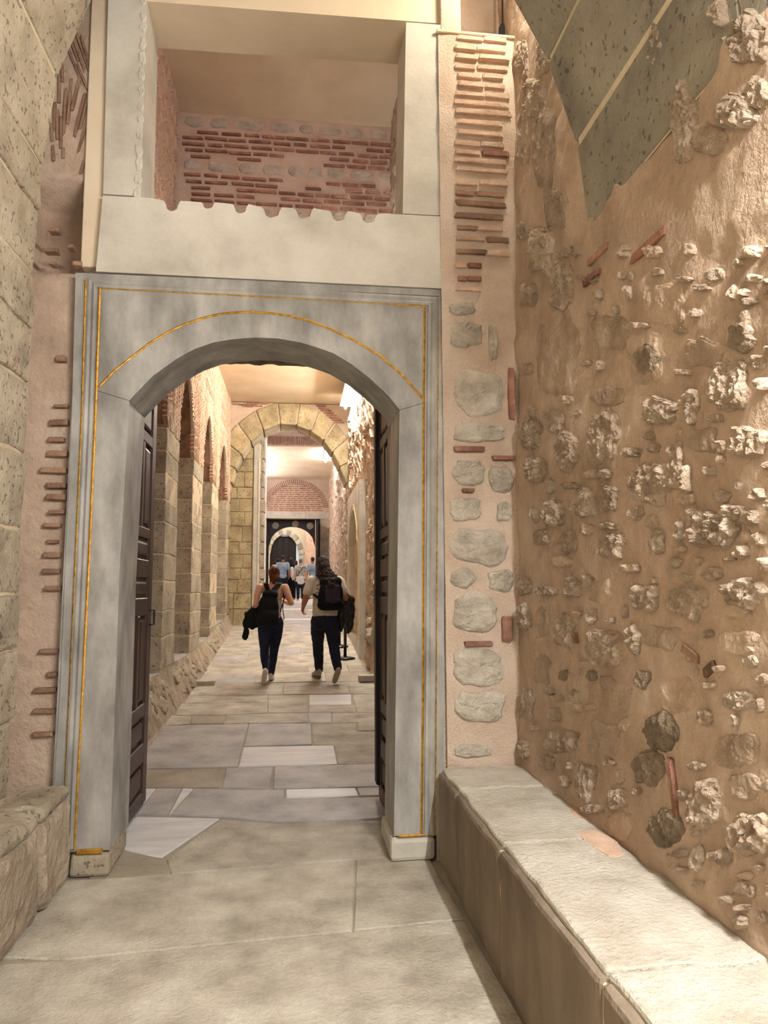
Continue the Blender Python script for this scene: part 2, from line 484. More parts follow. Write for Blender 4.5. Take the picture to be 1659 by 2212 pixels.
while y < 26.9:                                # the rows further up the corridor
    d = random.uniform(.45, .8)
    x = -1.52
    while x < 1.24:
        w = random.uniform(.55, 1.3)
        x1 = min(x + w, 1.26)
        if 1.26 - x1 < .3: x1 = 1.26
        slab([Vector((x, y, fz(y))), Vector((x1, y, fz(y))), Vector((x1, y + d, fz(y + d))), Vector((x, y + d, fz(y + d)))],
             random.choice(['slab_beige'] * 5 + ['slab_grey', 'slab_brown']) if y < 17.5 else random.choice(['slab_grey', 'slab_white', 'slab_beige', 'slab_grey']))
        x = x1
    y += d
for i, y in enumerate((26.95, 28.4, 29.9, 31.4, 32.9)):
    slab([Vector((-1.6, y, fz(y))), Vector((1.8, y, fz(y))), Vector((1.8, y + 1.47, fz(y + 1.47))), Vector((-1.6, y + 1.47, fz(y + 1.47)))], 'slab_white')

# ---- near right wall: plaster with bedded rubble
def wn(y, z):
    return .018 * noise.noise(Vector((y * 1.7, z * 1.7, 0))) + .014 * noise.noise(Vector((y * 5, z * 5, 4))) + .010 * noise.noise(Vector((y * 11, z * 11, 9)))
def rw(y, z, h=0.0): return Vector((XR(z) - h - wn(y, z), y, z))
wall_right = grid('wall_right', -2, 4.5, -.02, 6.2, .024, lambda u, v: rw(u, v), 'brown_plaster')
tag(wall_right, 'brown plastered rubble wall right of the portal above the long bench', 'wall', kind='structure')
def wallstone(cx, cy, w, h, depth, mat, sq=2.6, amp=.45, n=26):
    p = on(cx, cy, 0, 1.27); p = on(cx, cy, 0, XR(p.z))
    a = on(cx + w / 2, cy, 0, XR(p.z)); b = on(cx, cy - h / 2, 0, XR(p.z))
    big = math.hypot(a.y - p.y, b.z - p.z)
    n = max(12, min(44, int(big * 6.3 / .014)))
    k = max(4, min(12, int(big / .011)))
    pts = blob(p.y, p.z, (a.y - p.y, a.z - p.z), (b.y - p.y, b.z - p.z), n, sq, seed=cx * .013 + cy * .007)
    return plate('stone', pts, rw, depth, mat, wall_right, amp, [.98, .9] + [.9 - .82 * i / k for i in range(1, k + 1)], 34)
k7 = lambda l: [(1100 + x * .337, 600 + y * .337, w * .337, h * .337) for x, y, w, h in l]
k8 = lambda l: [(1100 + x * .337, 1200 + y * .337, w * .337, h * .337) for x, y, w, h in l]
k2 = lambda l: [(830 + x * .5, y * .5, w * .5, h * .5) for x, y, w, h in l]
rugged = k7([(140, 1000, 150, 200), (290, 920, 130, 150), (385, 1110, 150, 260), (610, 1010, 220, 340), (170, 1230, 140, 170), (475, 1450, 180, 200),
  (650, 1410, 130, 170), (290, 1500, 130, 180), (180, 1520, 40, 100), (215, 1660, 120, 100), (960, 850, 250, 180), (1170, 820, 120, 230), (1410, 690, 250, 330),
  (920, 1320, 330, 280), (1080, 1200, 120, 300), (1160, 1290, 60, 180), (1550, 1050, 240, 200), (1310, 1600, 330, 260), (1450, 1500, 130, 100), (1560, 1540, 120, 100),
  (670, 1720, 190, 160), (960, 1690, 100, 160), (1110, 1620, 40, 120), (640, 1590, 140, 50), (640, 1260, 100, 70), (800, 1120, 90, 60), (930, 1090, 70, 60),
  (1310, 1240, 80, 60), (380, 1700, 130, 160), (1640, 680, 60, 80), (1620, 1390, 80, 80), (1630, 1680, 60, 100)]) + \
  k8([(100, 200, 90, 110), (245, 230, 150, 70), (405, 200, 90, 130), (510, 160, 60, 80), (890, 270, 150, 160), (1150, 290, 240, 240), (1520, 240, 280, 200),
  (110, 400, 80, 200), (350, 480, 120, 220), (625, 600, 270, 250), (830, 540, 80, 200), (450, 375, 60, 40), (675, 415, 40, 40), (755, 360, 40, 80), (1290, 500, 90, 50),
  (330, 1190, 230, 160), (250, 1330, 100, 100), (490, 1450, 110, 250), (370, 1450, 50, 80), (690, 1560, 130, 130), (820, 1510, 40, 50), (1270, 1570, 200, 330),
  (1550, 1790, 220, 300), (1220, 1940, 60, 160), (1400, 1930, 70, 120), (110, 950, 100, 200), (95, 1240, 80, 120), (430, 930, 60, 140), (1480, 930, 200, 120)]) + \
  k2([(640, 430, 140, 200), (600, 600, 70, 250), (690, 650, 110, 350), (740, 900, 120, 160), (600, 1000, 60, 80), (680, 1080, 120, 200), (760, 1230, 120, 200), (620, 1270, 80, 100),
  (590, 260, 60, 180), (680, 250, 60, 160), (1190, 180, 110, 260), (1290, 520, 110, 360), (1400, 600, 160, 140), (1530, 480, 160, 160), (1590, 170, 180, 220), (1480, 60, 60, 120), (1620, 400, 90, 130)])
flat = k7([(870, 500, 280, 330), (650, 350, 250, 220), (300, 480, 300, 520), (1000, 160, 300, 260), (1250, 480, 260, 200), (1480, 320, 220, 240), (620, 760, 220, 120), (1250, 1040, 200, 150)]) + \
  k8([(215, 430, 90, 200), (600, 1170, 220, 250), (210, 730, 120, 200), (700, 900, 180, 200), (430, 850, 140, 200), (1080, 900, 240, 240), (980, 520, 240, 160), (600, 230, 180, 160),
  (1450, 1240, 280, 220), (1500, 1480, 220, 160), (700, 1730, 180, 180), (1480, 560, 240, 160), (620, 820, 120, 100), (1450, 350, 160, 100)])
dark = k8([(980, 1130, 240, 280), (890, 1360, 220, 240), (1010, 1750, 240, 250), (870, 790, 90, 130), (350, 765, 70, 70), (530, 770, 60, 70)]) + k7([(1500, 380, 200, 200), (880, 520, 200, 200)])
for s in rugged: wallstone(*s, random.uniform(.014, .03) if s[1] > 520 or s[0] > 1350 else .012, 'rubble', random.choice((2.2, 2.6, 4)), .8)
for s in flat: wallstone(*s, .008, 'rubble_flat', 3, .5, 14)
for s in dark: wallstone(*s, .014, 'rubble_dark', 2.2, .8)
taken = rugged + flat + dark
cnt = 0
while cnt < 110:
    cx, cy = random.uniform(1130, 1680), random.uniform(520, 2000)
    if cy > 1640 + (cx - 1115) * .76: continue
    w, h = random.uniform(14, 46), random.uniform(12, 34)
    if any(abs(cx - t[0]) < (w + t[2]) * .48 and abs(cy - t[1]) < (h + t[3]) * .48 for t in taken): continue
    taken.append((cx, cy, w, h)); cnt += 1
    wallstone(cx, cy, w, h, random.uniform(.008, .02), random.choice(['rubble', 'rubble', 'rubble_flat']), 2.4, .8, 12)
def wallbrick(cx, cy, ln, th, ang):
    p = on(cx, cy, 0, 1.27); p = on(cx, cy, 0, XR(p.z))
    u = Vector((0, math.cos(R(ang)), math.sin(R(ang)))); w = Vector((1, 0, 0))
    brick(wall_right, (XR(p.z) + .012, p.y, p.z), u, w.cross(u), w, ln, th, .06, 'brick_brown' if ln < .15 else 'brick')
for q in ((1405, 530, .26, .035, 2), (1295, 550, .2, .03, 3), (1280, 600, .16, .03, 2), (1460, 1705, .19, .03, 78), (1245, 1378, .05, .02, 60), (1497, 1410, .1, .03, 20), (1540, 1445, .07, .03, -30)):
    wallbrick(*q)

# ---- near left wall: ashlar courses
wall_left = box('wall_left', XL - .5, XL - .016, -2, 3.86, -.02, 6.2, 'mortar')
tag(wall_left, 'pitted limestone block wall at the left edge beside the portal', 'wall', kind='structure')
zc = [.0, .47, .85, 1.2, 1.48, 1.81, 2.2, 2.57, 2.87, 3.17, 3.54, 3.80]
for i in range(len(zc) - 1):
    y1 = 3.9 + random.uniform(-.02, .015)
    while y1 > .8:
        y0 = y1 - random.uniform(.55, .95)
        off = random.uniform(-.012, .012)
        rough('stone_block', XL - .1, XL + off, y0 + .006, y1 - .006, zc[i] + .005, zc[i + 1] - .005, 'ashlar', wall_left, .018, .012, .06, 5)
        y1 = y0

# ---- vault over the near passage (springs from both walls)
ceiling = thing('ceiling', 'grey ashlar barrel vault springing from the walls over the near passage', 'vault', kind='structure')
RV = 2.1
def vault(side, zs, yfar, steps, mat):
    X0 = XL if side < 0 else XR(zs)
    r_ = 2.3 if side < 0 else RV
    def P(a, rr, yy):
        x = X0 - side * (r_ - rr * math.cos(a)) if False else X0 - side * (r_ - r_ * math.cos(a)) + side * (rr - r_) * math.cos(a)
        return (x, yy, zs + rr * math.sin(a))
    amax = math.acos((r_ - 1.33) / r_)
    N = steps
    V, Fc = [], []
    for i in range(N * 2 + 1):
        a = amax * i / (N * 2)
        V += [P(a, r_ + .006, -2), P(a, r_ + .006, yfar - .03), P(a, r_ + .35, yfar - .03), P(a, r_ + .35, -2)]
    for i in range(N * 2):
        for j in range(4):
            Fc.append([i * 4 + j, i * 4 + (j + 1) % 4, (i + 1) * 4 + (j + 1) % 4, (i + 1) * 4 + j])
    mesh('mortar_bed', V, Fc, 'mortar', ceiling)
    for i in range(N):
        a0, a1 = amax * i / N + .005, amax * (i + 1) / N - .005
        y1 = yfar + random.uniform(-.012, .012)
        while y1 > -1.4:
            y0 = y1 - random.uniform(.75, 1.2)
            cor = [[[P((a0, a1)[j], (r_, r_ + .28)[k], (y0 + .008, y1)[ii]) for k in (0, 1)] for j in (0, 1)] for ii in (0, 1)]
            V, Fc = hexa(cor, .006, .006)
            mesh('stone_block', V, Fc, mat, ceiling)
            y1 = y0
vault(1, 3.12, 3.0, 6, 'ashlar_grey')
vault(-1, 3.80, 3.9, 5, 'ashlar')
sh = box('ceiling', -2.1, 2.0, 2.6, 4.6, 6.2, 6.3, 'smooth_plaster')
tag(sh, 'plain plaster ceiling high over the gap before the portal', 'ceiling', kind='structure')

# ---- portal wall: plaster and brick either side of the marble
def fw(x, z, h=0.0):
    pocket = 0.0
    if -1.60 < x < -1.205 and 3.34 < z < 3.86: pocket = .33
    return Vector((x, 4.17 - h + pocket - .012 * noise.noise(Vector((x * 5, z * 5, 2))), z))
wall_front = grid('wall_front', -1.9, -1.0, -.02, 6.2, .03, fw, 'brown_plaster')
tag(wall_front, 'plaster and brick wall framing the marble portal on both sides', 'wall', kind='structure')
box('wall_core', -2.0, -1.15, 4.53, 4.62, -.02, 7.8, 'peach_plaster', wall_front)
box('wall_core', .95, 1.9, 4.45, 4.6, -.02, 7.8, 'peach_plaster', wall_front)
kf = lambda l, s, ox, oy: [(ox + x * s, oy + y * s, w * s, h * s) for x, y, w, h in l]
for cx, cy, w, h in kf([(385, 520, 120, 40), (370, 630, 100, 32), (375, 720, 130, 38), (350, 828, 170, 34), (370, 925, 130, 34), (370, 1000, 130, 36), (375, 1095, 110, 26), (340, 1180, 110, 30),
     (345, 1285, 70, 24), (340, 1372, 110, 34), (335, 1475, 110, 30), (350, 1585, 110, 30), (325, 1990, 130, 26), (345, 2140, 70, 30), (400, 110, 60, 40), (400, 415, 90, 20)], .3347, 0, 740) + \
     [(100, 1490, 50, 10), (98, 1535, 50, 9), (95, 1585, 45, 9), (112, 543, 30, 9), (170, 573, 22, 9), (118, 500, 22, 8), (116, 572, 14, 7), (155, 535, 14, 8)]:
    p = on(cx, cy, 1, 4.16); q = on(cx + w / 2, cy, 1, 4.16); t = on(cx, cy - h / 2, 1, 4.16)
    brick(wall_front, p + Vector((0, .004, 0)), (1, 0, random.uniform(-.06, .06)), (0, 0, 1), (0, -1, 0), 2 * (q.x - p.x), 2 * (t.z - p.z), .06, 'brick_brown')
fan = [(118, 250, 70, 92), (124, 270, 80, 93), (132, 285, 90, 92), (112, 285, 50, 95), (140, 240, 120, 90), (150, 220, 120, 88), (128, 190, 80, 92), (134, 150, 70, 96), (164, 200, 90, 80), (172, 250, 120, 80),
       (180, 290, 100, 78), (188, 330, 120, 77), (195, 370, 100, 76), (180, 250, 70, 80), (200, 310, 70, 80), (190, 420, 60, 70), (148, 105, 60, -70), (158, 100, 80, -70), (168, 110, 110, -70), (178, 110, 120, -71), (188, 120, 110, -72),
       (165, 150, 80, -68), (178, 165, 70, -66), (195, 160, 60, -68), (115, 330, 40, 96), (137, 330, 30, 92)]
for cx, cy, ln, ang in fan:
    p = on(cx, cy, 1, 4.16)
    u = Vector((math.cos(R(ang)), 0, math.sin(R(ang))))
    brick(wall_front, p + Vector((0, .02, 0)), u, u.cross(Vector((0, 1, 0))), (0, 1, 0), ln * .0024, .015, .05, 'brick_brown')
# right pier
pier_z = 4.97
def pf(x, z, h=0.0):
    return Vector((x, 4.075 - h - .010 * noise.noise(Vector((x * 7, z * 7, 5))) - .004 * noise.noise(Vector((x * 25, z * 25, 5))), z))
pier = grid('pier', .85, 1.36, -.02, pier_z, .03, pf, 'peach_plaster', wall_front)
box('pier_core', .86, 1.9, 4.09, 4.46, -.02, pier_z, 'peach_plaster', wall_front)
box('mortar_fill', .79, .9, 4.108, 4.4, -.02, 3.3, 'peach_plaster', wall_front)
box('ledge', .84, 1.36, 4.06, 4.46, pier_z - .02, pier_z, 'mortar', wall_front, .004)
rows = [155, 225, 295, 365, 430, 500, 570, 640, 710, 785, 865, 935, 1005, 1070, 1135, 1230, 1310, 1390, 1480, 1565, 1645, 1745, 1845, 1945, 2020]
for i, r_ in enumerate(rows):
    py = 40 + r_ * .2893
    x0, x1 = 984 + random.uniform(-3, 4), 1098 + random.uniform(-10, 6)
    if i in (22, 23, 24): x1 = 1040
    cut = [x0, x1] if random.random() < .25 else [x0, x0 + (x1 - x0) * random.uniform(.38, .62), x1]
    for a, b in zip(cut, cut[1:]):
        p = on((a + b) / 2, py + (a - x0) * .05, 1, 4.07); q = on(b - 3, py, 1, 4.07); q0 = on(a, py, 1, 4.07)
        brick(wall_front, p + Vector((0, random.uniform(.010, .020), 0)), (1, 0, random.uniform(-.03, .02)), (0, 0, 1), (0, -1, 0), q.x - q0.x, random.uniform(.028, .036), .06,
              random.choice(['brick', 'brick_pale', 'brick_brown']) if i > 13 else random.choice(['brick_pale'] * 9 + ['brick']))
def pierstone(cx, cy, w, h, depth, mat):
    p = on(cx, cy, 1, 4.075); a = on(cx + w / 2, cy, 1, 4.075); b = on(cx, cy - h / 2, 1, 4.075)
    plate('stone', blob(p.x, p.z, (a.x - p.x, a.z - p.z), (b.x - p.x, b.z - p.z), 20, 3.2, seed=cx * .1 + cy * .03), pf, depth, mat, wall_front, .6, (.98, .9, .72, .5, .25), 26)
for s in ((1030, 850, 112, 100), (1032, 935, 108, 42), (1012, 1022, 66, 56), (1082, 1036, 52, 56), (1004, 1100, 66, 52), (1090, 1106, 32, 44), (1036, 1182, 118, 78), (1000, 1248, 54, 42), (1080, 1254, 56, 48),
          (1026, 1326, 96, 86), (1036, 1440, 112, 80), (1036, 1526, 106, 66), (1020, 1622, 84, 26), (1006, 722, 70, 54), (1064, 742, 20, 80), (1000, 668, 60, 30)):
    pierstone(*s, .02, 'grey_rubble')
for cx, cy, w, h in ((1012, 971, 62, 11), (1086, 990, 46, 9), (1033, 1390, 62, 11), (1094, 1358, 20, 52), (1104, 850, 13, 110), (1010, 1060, 24, 8)):
    p = on(cx, cy, 1, 4.07); a = on(cx + w / 2, cy, 1, 4.07); b = on(cx, cy - h / 2, 1, 4.07)
    brick(wall_front, p, (1, 0, 0), (0, 0, 1), (0, -1, 0), 2 * (a.x - p.x), 2 * (b.z - p.z), .05, 'brick')
# plaster head above the upper opening, with the narrow plaster strips beside the posts
zt0, zt1 = on(325, 5, 1, 4.12).z, on(970, 52, 1, 4.12).z
t1 = strips('trim_1', [(-1.2, zt0), (.96, zt1)], lambda u: 7.8, 4.12, 4.5, 'smooth_plaster')
tag(t1, 'cream plaster band across the top above the marble posts', 'lintel', kind='structure')
box('plaster_strip', -1.25, -1.08, 4.14, 4.5, 3.35, 5.6, 'smooth_plaster', wall_front)
box('plaster_strip', .87, 1.0, 4.085, 4.3, 3.3, 5.6, 'peach_plaster', wall_front)
box('recess_back', .9, 1.9, 4.42, 4.5, 4.9, 6.2, 'peach_plaster', wall_front)

# ---- corridor: left wall of pilasters and blind arches
wl = thing('wall_left', 'limestone pilaster wall with brick-headed blind arches along the corridor', 'wall', kind='structure')
pil = [(6.1, 7.2), (8.69, 9.58), (10.95, 12.05), (13.40, 14.49), (16.18, 16.75)]
def leftface(y, z, h=0.0): return Vector((XCL + h + .012 * noise.noise(Vector((y * 4, z * 4, 1))), y, z))
box('niche_back', XCL - .75, XCL - .62, 4.5, 17.4, -.02, 7.7, 'brown_plaster', wl)
for a, b in pil:
    ztop = 4.5 if a == 8.69 else 3.46
    box('mortar_core', XCL - .7, XCL - .006, a + .008, b - .01, .5, ztop, 'mortar', wl)
    z = .55
    while z < ztop - .05:
        dz = min(random.uniform(.26, .4), ztop - z)
        if ztop - z - dz < .12: dz = ztop - z
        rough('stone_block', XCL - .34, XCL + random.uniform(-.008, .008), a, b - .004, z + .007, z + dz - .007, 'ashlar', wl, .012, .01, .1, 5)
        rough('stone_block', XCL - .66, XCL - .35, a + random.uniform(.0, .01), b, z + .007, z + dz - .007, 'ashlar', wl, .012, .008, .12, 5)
        z += dz
def arch_pts(a, b, zs, rise, n=14):
    return [(a + (b - a) * i / n, zs + rise * (1 - abs(2 * i / n - 1) ** 1.9) ** .62) for i in range(n + 1)]
def zceil(y): return 7.64 if y < 8.9 else 5.85
zs_, rise_ = 3.46, 1.06
prev = 4.5
bm_br = MB()
for k, (a, b) in enumerate(pil):
    if k:
        low = arch_pts(pil[k - 1][1], a, zs_, rise_)
        strips('spandrel', low, lambda u: zceil((pil[k - 1][1] + a) / 2), XCL - .04, XCL - .005, 'peach_plaster', wl, axis=0)
        strips('arch_soffit', low, lambda u: zceil((pil[k - 1][1] + a) / 2), XCL - .66, XCL - .041, 'brick_brown', wl, axis=0)
        # bricks round the arch and in the spandrels above it
        ar = MB()
        for i in range(len(low) * 3 - 3):
            t = i / 3; j = int(t); f = t - j
            p = Vector((XCL, low[j][0] + (low[j + 1][0] - low[j][0]) * f, low[j][1] + (low[j + 1][1] - low[j][1]) * f))
            d = Vector((0, low[j + 1][0] - low[j][0], low[j + 1][1] - low[j][1])).normalized()
            nrm = Vector((0, -d.z, d.y))
            c0 = p + nrm * .16
            cor = [[[c0 + Vector((x, 0, 0)) + d * e * .013 + nrm * g * .15 for g in (-1, 1)] for e in (-1, 1)] for x in (-.05, .012)]
            ar.add(*hexa(cor, .004, .004))
        tag(ar.build('arch_bricks', 'brick_pale', wl), kind='stuff')
    strips('wall_face', [(a, 3.455), (b, 3.455)], lambda u: zceil((a + b) / 2), XCL - .66, XCL - .005, 'peach_plaster', wl, axis=0)
    sp = MB()
    z = 3.5
    while z < zceil((a + b) / 2) - .05:                 # rows of slanted bricks over each pilaster
        y0 = a - .02
        while y0 < b + .02:
            side = 1 if y0 < (a + b) / 2 else -1
            u = Vector((0, .78, -.62 * side)) if True else None
            v = Vector((0, .62 * side, .78))
            c0 = Vector((XCL, y0, z))
            cor = [[[c0 + Vector((x, 0, 0)) + u * e * .085 + v * g * .012 for g in (-1, 1)] for e in (-1, 1)] for x in (-.05, .012)]
            sp.add(*hexa(cor, .004, .004))
            y0 += .17
        z += .062
    tag(sp.build('herringbone_bricks', 'brick_pale', wl), kind='stuff')
# upper brick field between arches (reaches the ceiling)
up = MB()
z = 4.62
while z < 7.6:
    y0 = 7.0 + (int(z * 100) % 7) * .02
    while y0 < 16.6:
        if z < zceil(y0) - .04:
            sl = Vector((0, .8, .6 if int(z / .06) % 2 else -.6))
            v = Vector((1, 0, 0)).cross(sl)
            c0 = Vector((XCL, y0, z))
            cor = [[[c0 + Vector((x, 0, 0)) + sl * e * .08 + v * g * .012 for g in (-1, 1)] for e in (-1, 1)] for x in (-.05, .01)]
            up.add(*hexa(cor, .004, .004))
        y0 += .19
    z += .085
tag(up.build('upper_bricks', 'brick_pale', wl), kind='stuff')
# rubble plinth with sills
def plinth(y, t, h=0.0):
    zb = fz(y) - .02; zt = .56 + .01 * (y - 10) if y < 12 else .58 + (fz(y) - fz(12)) * .9
    z = zb + (zt - zb) * t
    x = XCL + .16 * (1 - t) ** 1.2 + .03 * noise.noise(Vector((y * 3, z * 4, 6))) + .015 * noise.noise(Vector((y * 9, z * 9, 2)))
    return Vector((x + h, y, z))
grid('plinth', 4.5, 16.7, 0, 1.0, .09, lambda u, v: plinth(u, v), 'plinth_stone', wl)
for k in range(len(pil) - 1):
    y0, y1 = pil[k][1], pil[k + 1][0]
    zt = plinth((y0 + y1) / 2, 1).z
    rough('sill', XCL - .66, XCL - .01, y0, y1, zt - .08, zt, 'slab_grey', wl, .01, .006, .2)
for i in range(60):
    y0, t0 = random.uniform(5.2, 16.2), random.uniform(.15, .85)
    pts = blob(y0, t0, (random.uniform(.08, .18), 0), (0, random.uniform(.1, .2)), 12, 2.6, seed=i * .7)
    plate('stone', [(u, min(max(v, .02), .98)) for u, v in pts], plinth, random.uniform(.01, .03), random.choice(['plinth_stone', 'ashlar', 'plinth_stone']), wl, .4, (.97, .8, .4))
c3 = rough('stone_block', 0, .31, 0, .2, 0, .075, 'ashlar', None, .012, .006, .05)
p = onfloor(437, 1483)
c3.location = p + Vector((-.15, 0, 0)); c3.name = 'kerb_stone'
tag(c3, 'low brown stone block on the floor against the left plinth', 'stone')
c4 = rough('kerb_stone', 0, .27, 0, .22, 0, .09, 'bench_top', None, .012, .004, .05)
p = onfloor(794, 1473)
c4.location = p + Vector((-.12, 0, 0))
tag(c4, 'pale stone block on the floor by the right corridor wall', 'stone')

# ---- corridor: right wall of rubble with an upper niche
def rc(y, z, h=0.0):
    x = XCR - .03 * noise.noise(Vector((y * 2, z * 2, 7))) - .04 * noise.noise(Vector((y * 5, z * 6, 3))) - .03 * noise.noise(Vector((y * 15, z * 14, 1)))
    if 9.0 < y < 11.1 and 3.0 < z < 4.75 - .5 * abs(y - 10.05) ** 2: x += .30
    if 6.0 < y < 8.3 and 3.0 < z < 4.7: x += .3
    foot = fz(y) + .35
    if z < foot: x -= .12 * (foot - z)
    return Vector((x - h, y, z))
wr = grid('wall_right', 4.5, 27.2, -.05, 7.7, .06, lambda u, v: rc(u, v), 'rubble', None, False)
tag(wr, 'lit rubble wall along the right side of the corridor', 'wall', kind='structure')
for i in range(150):
    y0 = random.uniform(9.3, 17.5) if i < 110 else random.uniform(17.5, 26)
    z0 = fz(y0) + random.uniform(.15, 5.0)
    if 12.2 < y0 < 15.7 and z0 < 3.7: continue
    if 8.8 < y0 < 11.3 and 2.8 < z0 < 4.9: continue
    s = random.uniform(.09, .2)
    pts = blob(y0, z0, (s * random.uniform(.8, 1.5), 0), (0, s * random.uniform(.5, .9)), 12, 2.5, seed=i * .37)
    plate('stone', pts, rc, random.uniform(.02, .055), random.choice(['rubble', 'grey_rubble', 'rubble_flat']), wr, .5, (.97, .8, .4))
for i in range(10):                                      # brick courses on the niche reveal
    z = 3.1 + i * .15
    brick(wr, (XCR + .16, 11.1, z), (1, 0, 0), (0, 0, 1), (0, -1, 0), .26, random.choice((.04, .05)), .08, 'brick_brown')
sl = MB()
for i in range(150):                                     # slanting brick courses lit by the strip light
    y0 = 11.2 + (i % 15) * .36; z = 3.75 + (i // 15) * .2
    d = Vector((0, .82, .57)); v = Vector((1, 0, 0)).cross(d)
    c0 = rc(y0, z)
    cor = [[[c0 + Vector((x, 0, 0)) + d * e * .15 + v * g * .016 for g in (-1, 1)] for e in (-1, 1)] for x in (-.03, .05)]
    sl.add(*hexa(cor, .006, .01))
tag(sl.build('brick_courses', 'brick_pale', wr), kind='stuff')
# marble pilaster strip next to the door leaf
box('marble_strip', XCR - .06, XCR + .1, 9.85, 10.15, fz(10), 3.0, 'marble', wr, .01)

# ---- ceilings of the corridor sections
cb = box('ceiling', -2.3, 1.6, 4.4, 8.95, 7.64, 7.74, 'smooth_plaster')
tag(cb, 'smooth plaster ceiling seen through the upper opening', 'ceiling', kind='structure')
cc = box('ceiling', -2.3, 1.6, 8.9, 16.75, 5.85, 5.95, 'smooth_plaster')
tag(cc, 'cream plaster corridor ceiling in front of the stone arch', 'ceiling', kind='structure')
cf = box('ceiling', -1.7, 1.6, 20.72, 27.2, 5.6, 5.7, 'smooth_plaster')
tag(cf, 'pale plaster ceiling beyond the stone arch before the brick lunette', 'ceiling', kind='structure')
ce = box('ceiling', -1.7, 1.6, 16.7, 20.8, 7.7, 7.8, 'smooth_plaster')
tag(ce, 'high plaster ceiling hidden behind the stone arch', 'ceiling', kind='structure')

# ---- brick wall above the corridor ceiling, seen through the upper opening
wb = box('wall_front', -1.62, 1.3, 8.95, 9.15, 5.85, 7.66, 'peach_plaster', None)
tag(wb, 'pinkish brick and stone wall seen through the opening above the lintel', 'wall', kind='structure')
def bf(x, z, h=0.0): return Vector((x, 8.95 - h, z))
z, i = 6.02, 0
while z < 7.6:
    if i % 7 in (3, 4):                                  # a course of pale stones takes two brick courses
        if i % 7 == 3:
            x = -1.5
            while x < 1.1:
                w = random.uniform(.18, .4)
                plate('stone', blob(x + w / 2, z + .06, (w * .46, 0), (0, .07), 14, 3, seed=x + z), bf, .018, 'grey_rubble', wb, .5, (.97, .8, .4))
                x += w + .04
    else:
        x = -1.52 + random.uniform(0, .2)
        while x < 1.15:
            w = random.uniform(.17, .3)
            if random.random() < .86:
                brick(wb, (x + w / 2, 8.945, z + random.uniform(-.006, .006)), (1, 0, random.uniform(-.03, .03)), (0, 0, 1), (0, -1, 0), w, .033, .05, 'brick')
            x += w + random.uniform(.02, .05)
    z += .085; i += 1

# ---- stone arch across the corridor
YD = 16.7
wd_ = thing('wall_front', 'golden limestone arch spanning the corridor under the cream ceiling', 'arch', kind='structure')
ap = [(-1.62, .6), (-1.62, 2.78), (-1.59, 3.6), (-1.4, 4.36), (-1.17, 4.81), (-.94, 5.06), (-.68, 5.25), (-.29, 5.37), (.08, 5.3), (.37, 5.16), (.61, 4.97), (.92, 4.55), (1.14, 3.94), (1.2, 3.6)]
strips('arch_core', [(-1.75, .6)] + [(x - .03 if x < -.3 else x + .03, z + .03) for x, z in ap] + [(1.4, 3.6)], lambda u: 5.86, YD + .03, YD + .78, 'peach_plaster', wd_)
strips('upper_wall', [(-1.75, 5.84), (1.4, 5.84)], lambda u: 7.8, YD + .03, YD + .7, 'peach_plaster', wd_)
cen = Vector((-.22, 0, 3.75))
def archpt(a):                                           # intersection of the intrados with a ray from the centre
    d = Vector((math.cos(a), 0, math.sin(a)))
    best = None
    for (x0, z0), (x1, z1) in zip(ap, ap[1:]):
        ex, ez = x1 - x0, z1 - z0
        det = d.x * (-ez) + ex * d.z
        if abs(det) < 1e-9: continue
        rx, rz = x0 - cen.x, z0 - cen.z
        t = (rx * (-ez) + ex * rz) / det
        s = (d.x * rz - d.z * rx) / det
        if t > 0 and -1e-6 <= s <= 1 + 1e-6: best = t if best is None else min(best, t)
    return best
angs = [8, 26, 42, 56, 70, 83, 97, 112, 127, 142, 157, 172]
for a0, a1 in zip(angs, angs[1:]):
    a0, a1 = R(a0 + .5), R(a1 - .5)
    def Q(a, o):
        rr = archpt(a) + o
        z = cen.z + rr * math.sin(a)
        if z > 5.84: rr = (5.84 - cen.z) / math.sin(a)
        return cen + Vector((math.cos(a), 0, math.sin(a))) * rr
    cor = [[[Q((a0, a1)[i], (0, .52)[k]) + Vector((0, (YD - random.uniform(0, .012), YD + .8)[j], 0)) for k in (0, 1)] for j in (0, 1)] for i in (0, 1)]
    V, Fc = hexa(cor, .015, .008)
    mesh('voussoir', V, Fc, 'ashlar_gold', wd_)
z = fz(YD)
while z < 3.75:
    dz = random.uniform(.26, .38)
    box('stone_block', -1.76, -1.585 + random.uniform(-.01, .01), YD - .01, YD + .8, z, z + dz - .01, 'ashlar_gold', wd_, .015, .004)
    z += dz
xx = .35
for i in range(8):
    for (x, zz) in ((random.uniform(-1.45, -.75), 5.83 - i * .012), (.55 + i * .06, 5.8 - i * .055)):
        brick(wd_, (x, YD + .02, zz), (1, 0, 0), (0, 0, 1), (0, -1, 0), .24, .035, .05, 'brick')

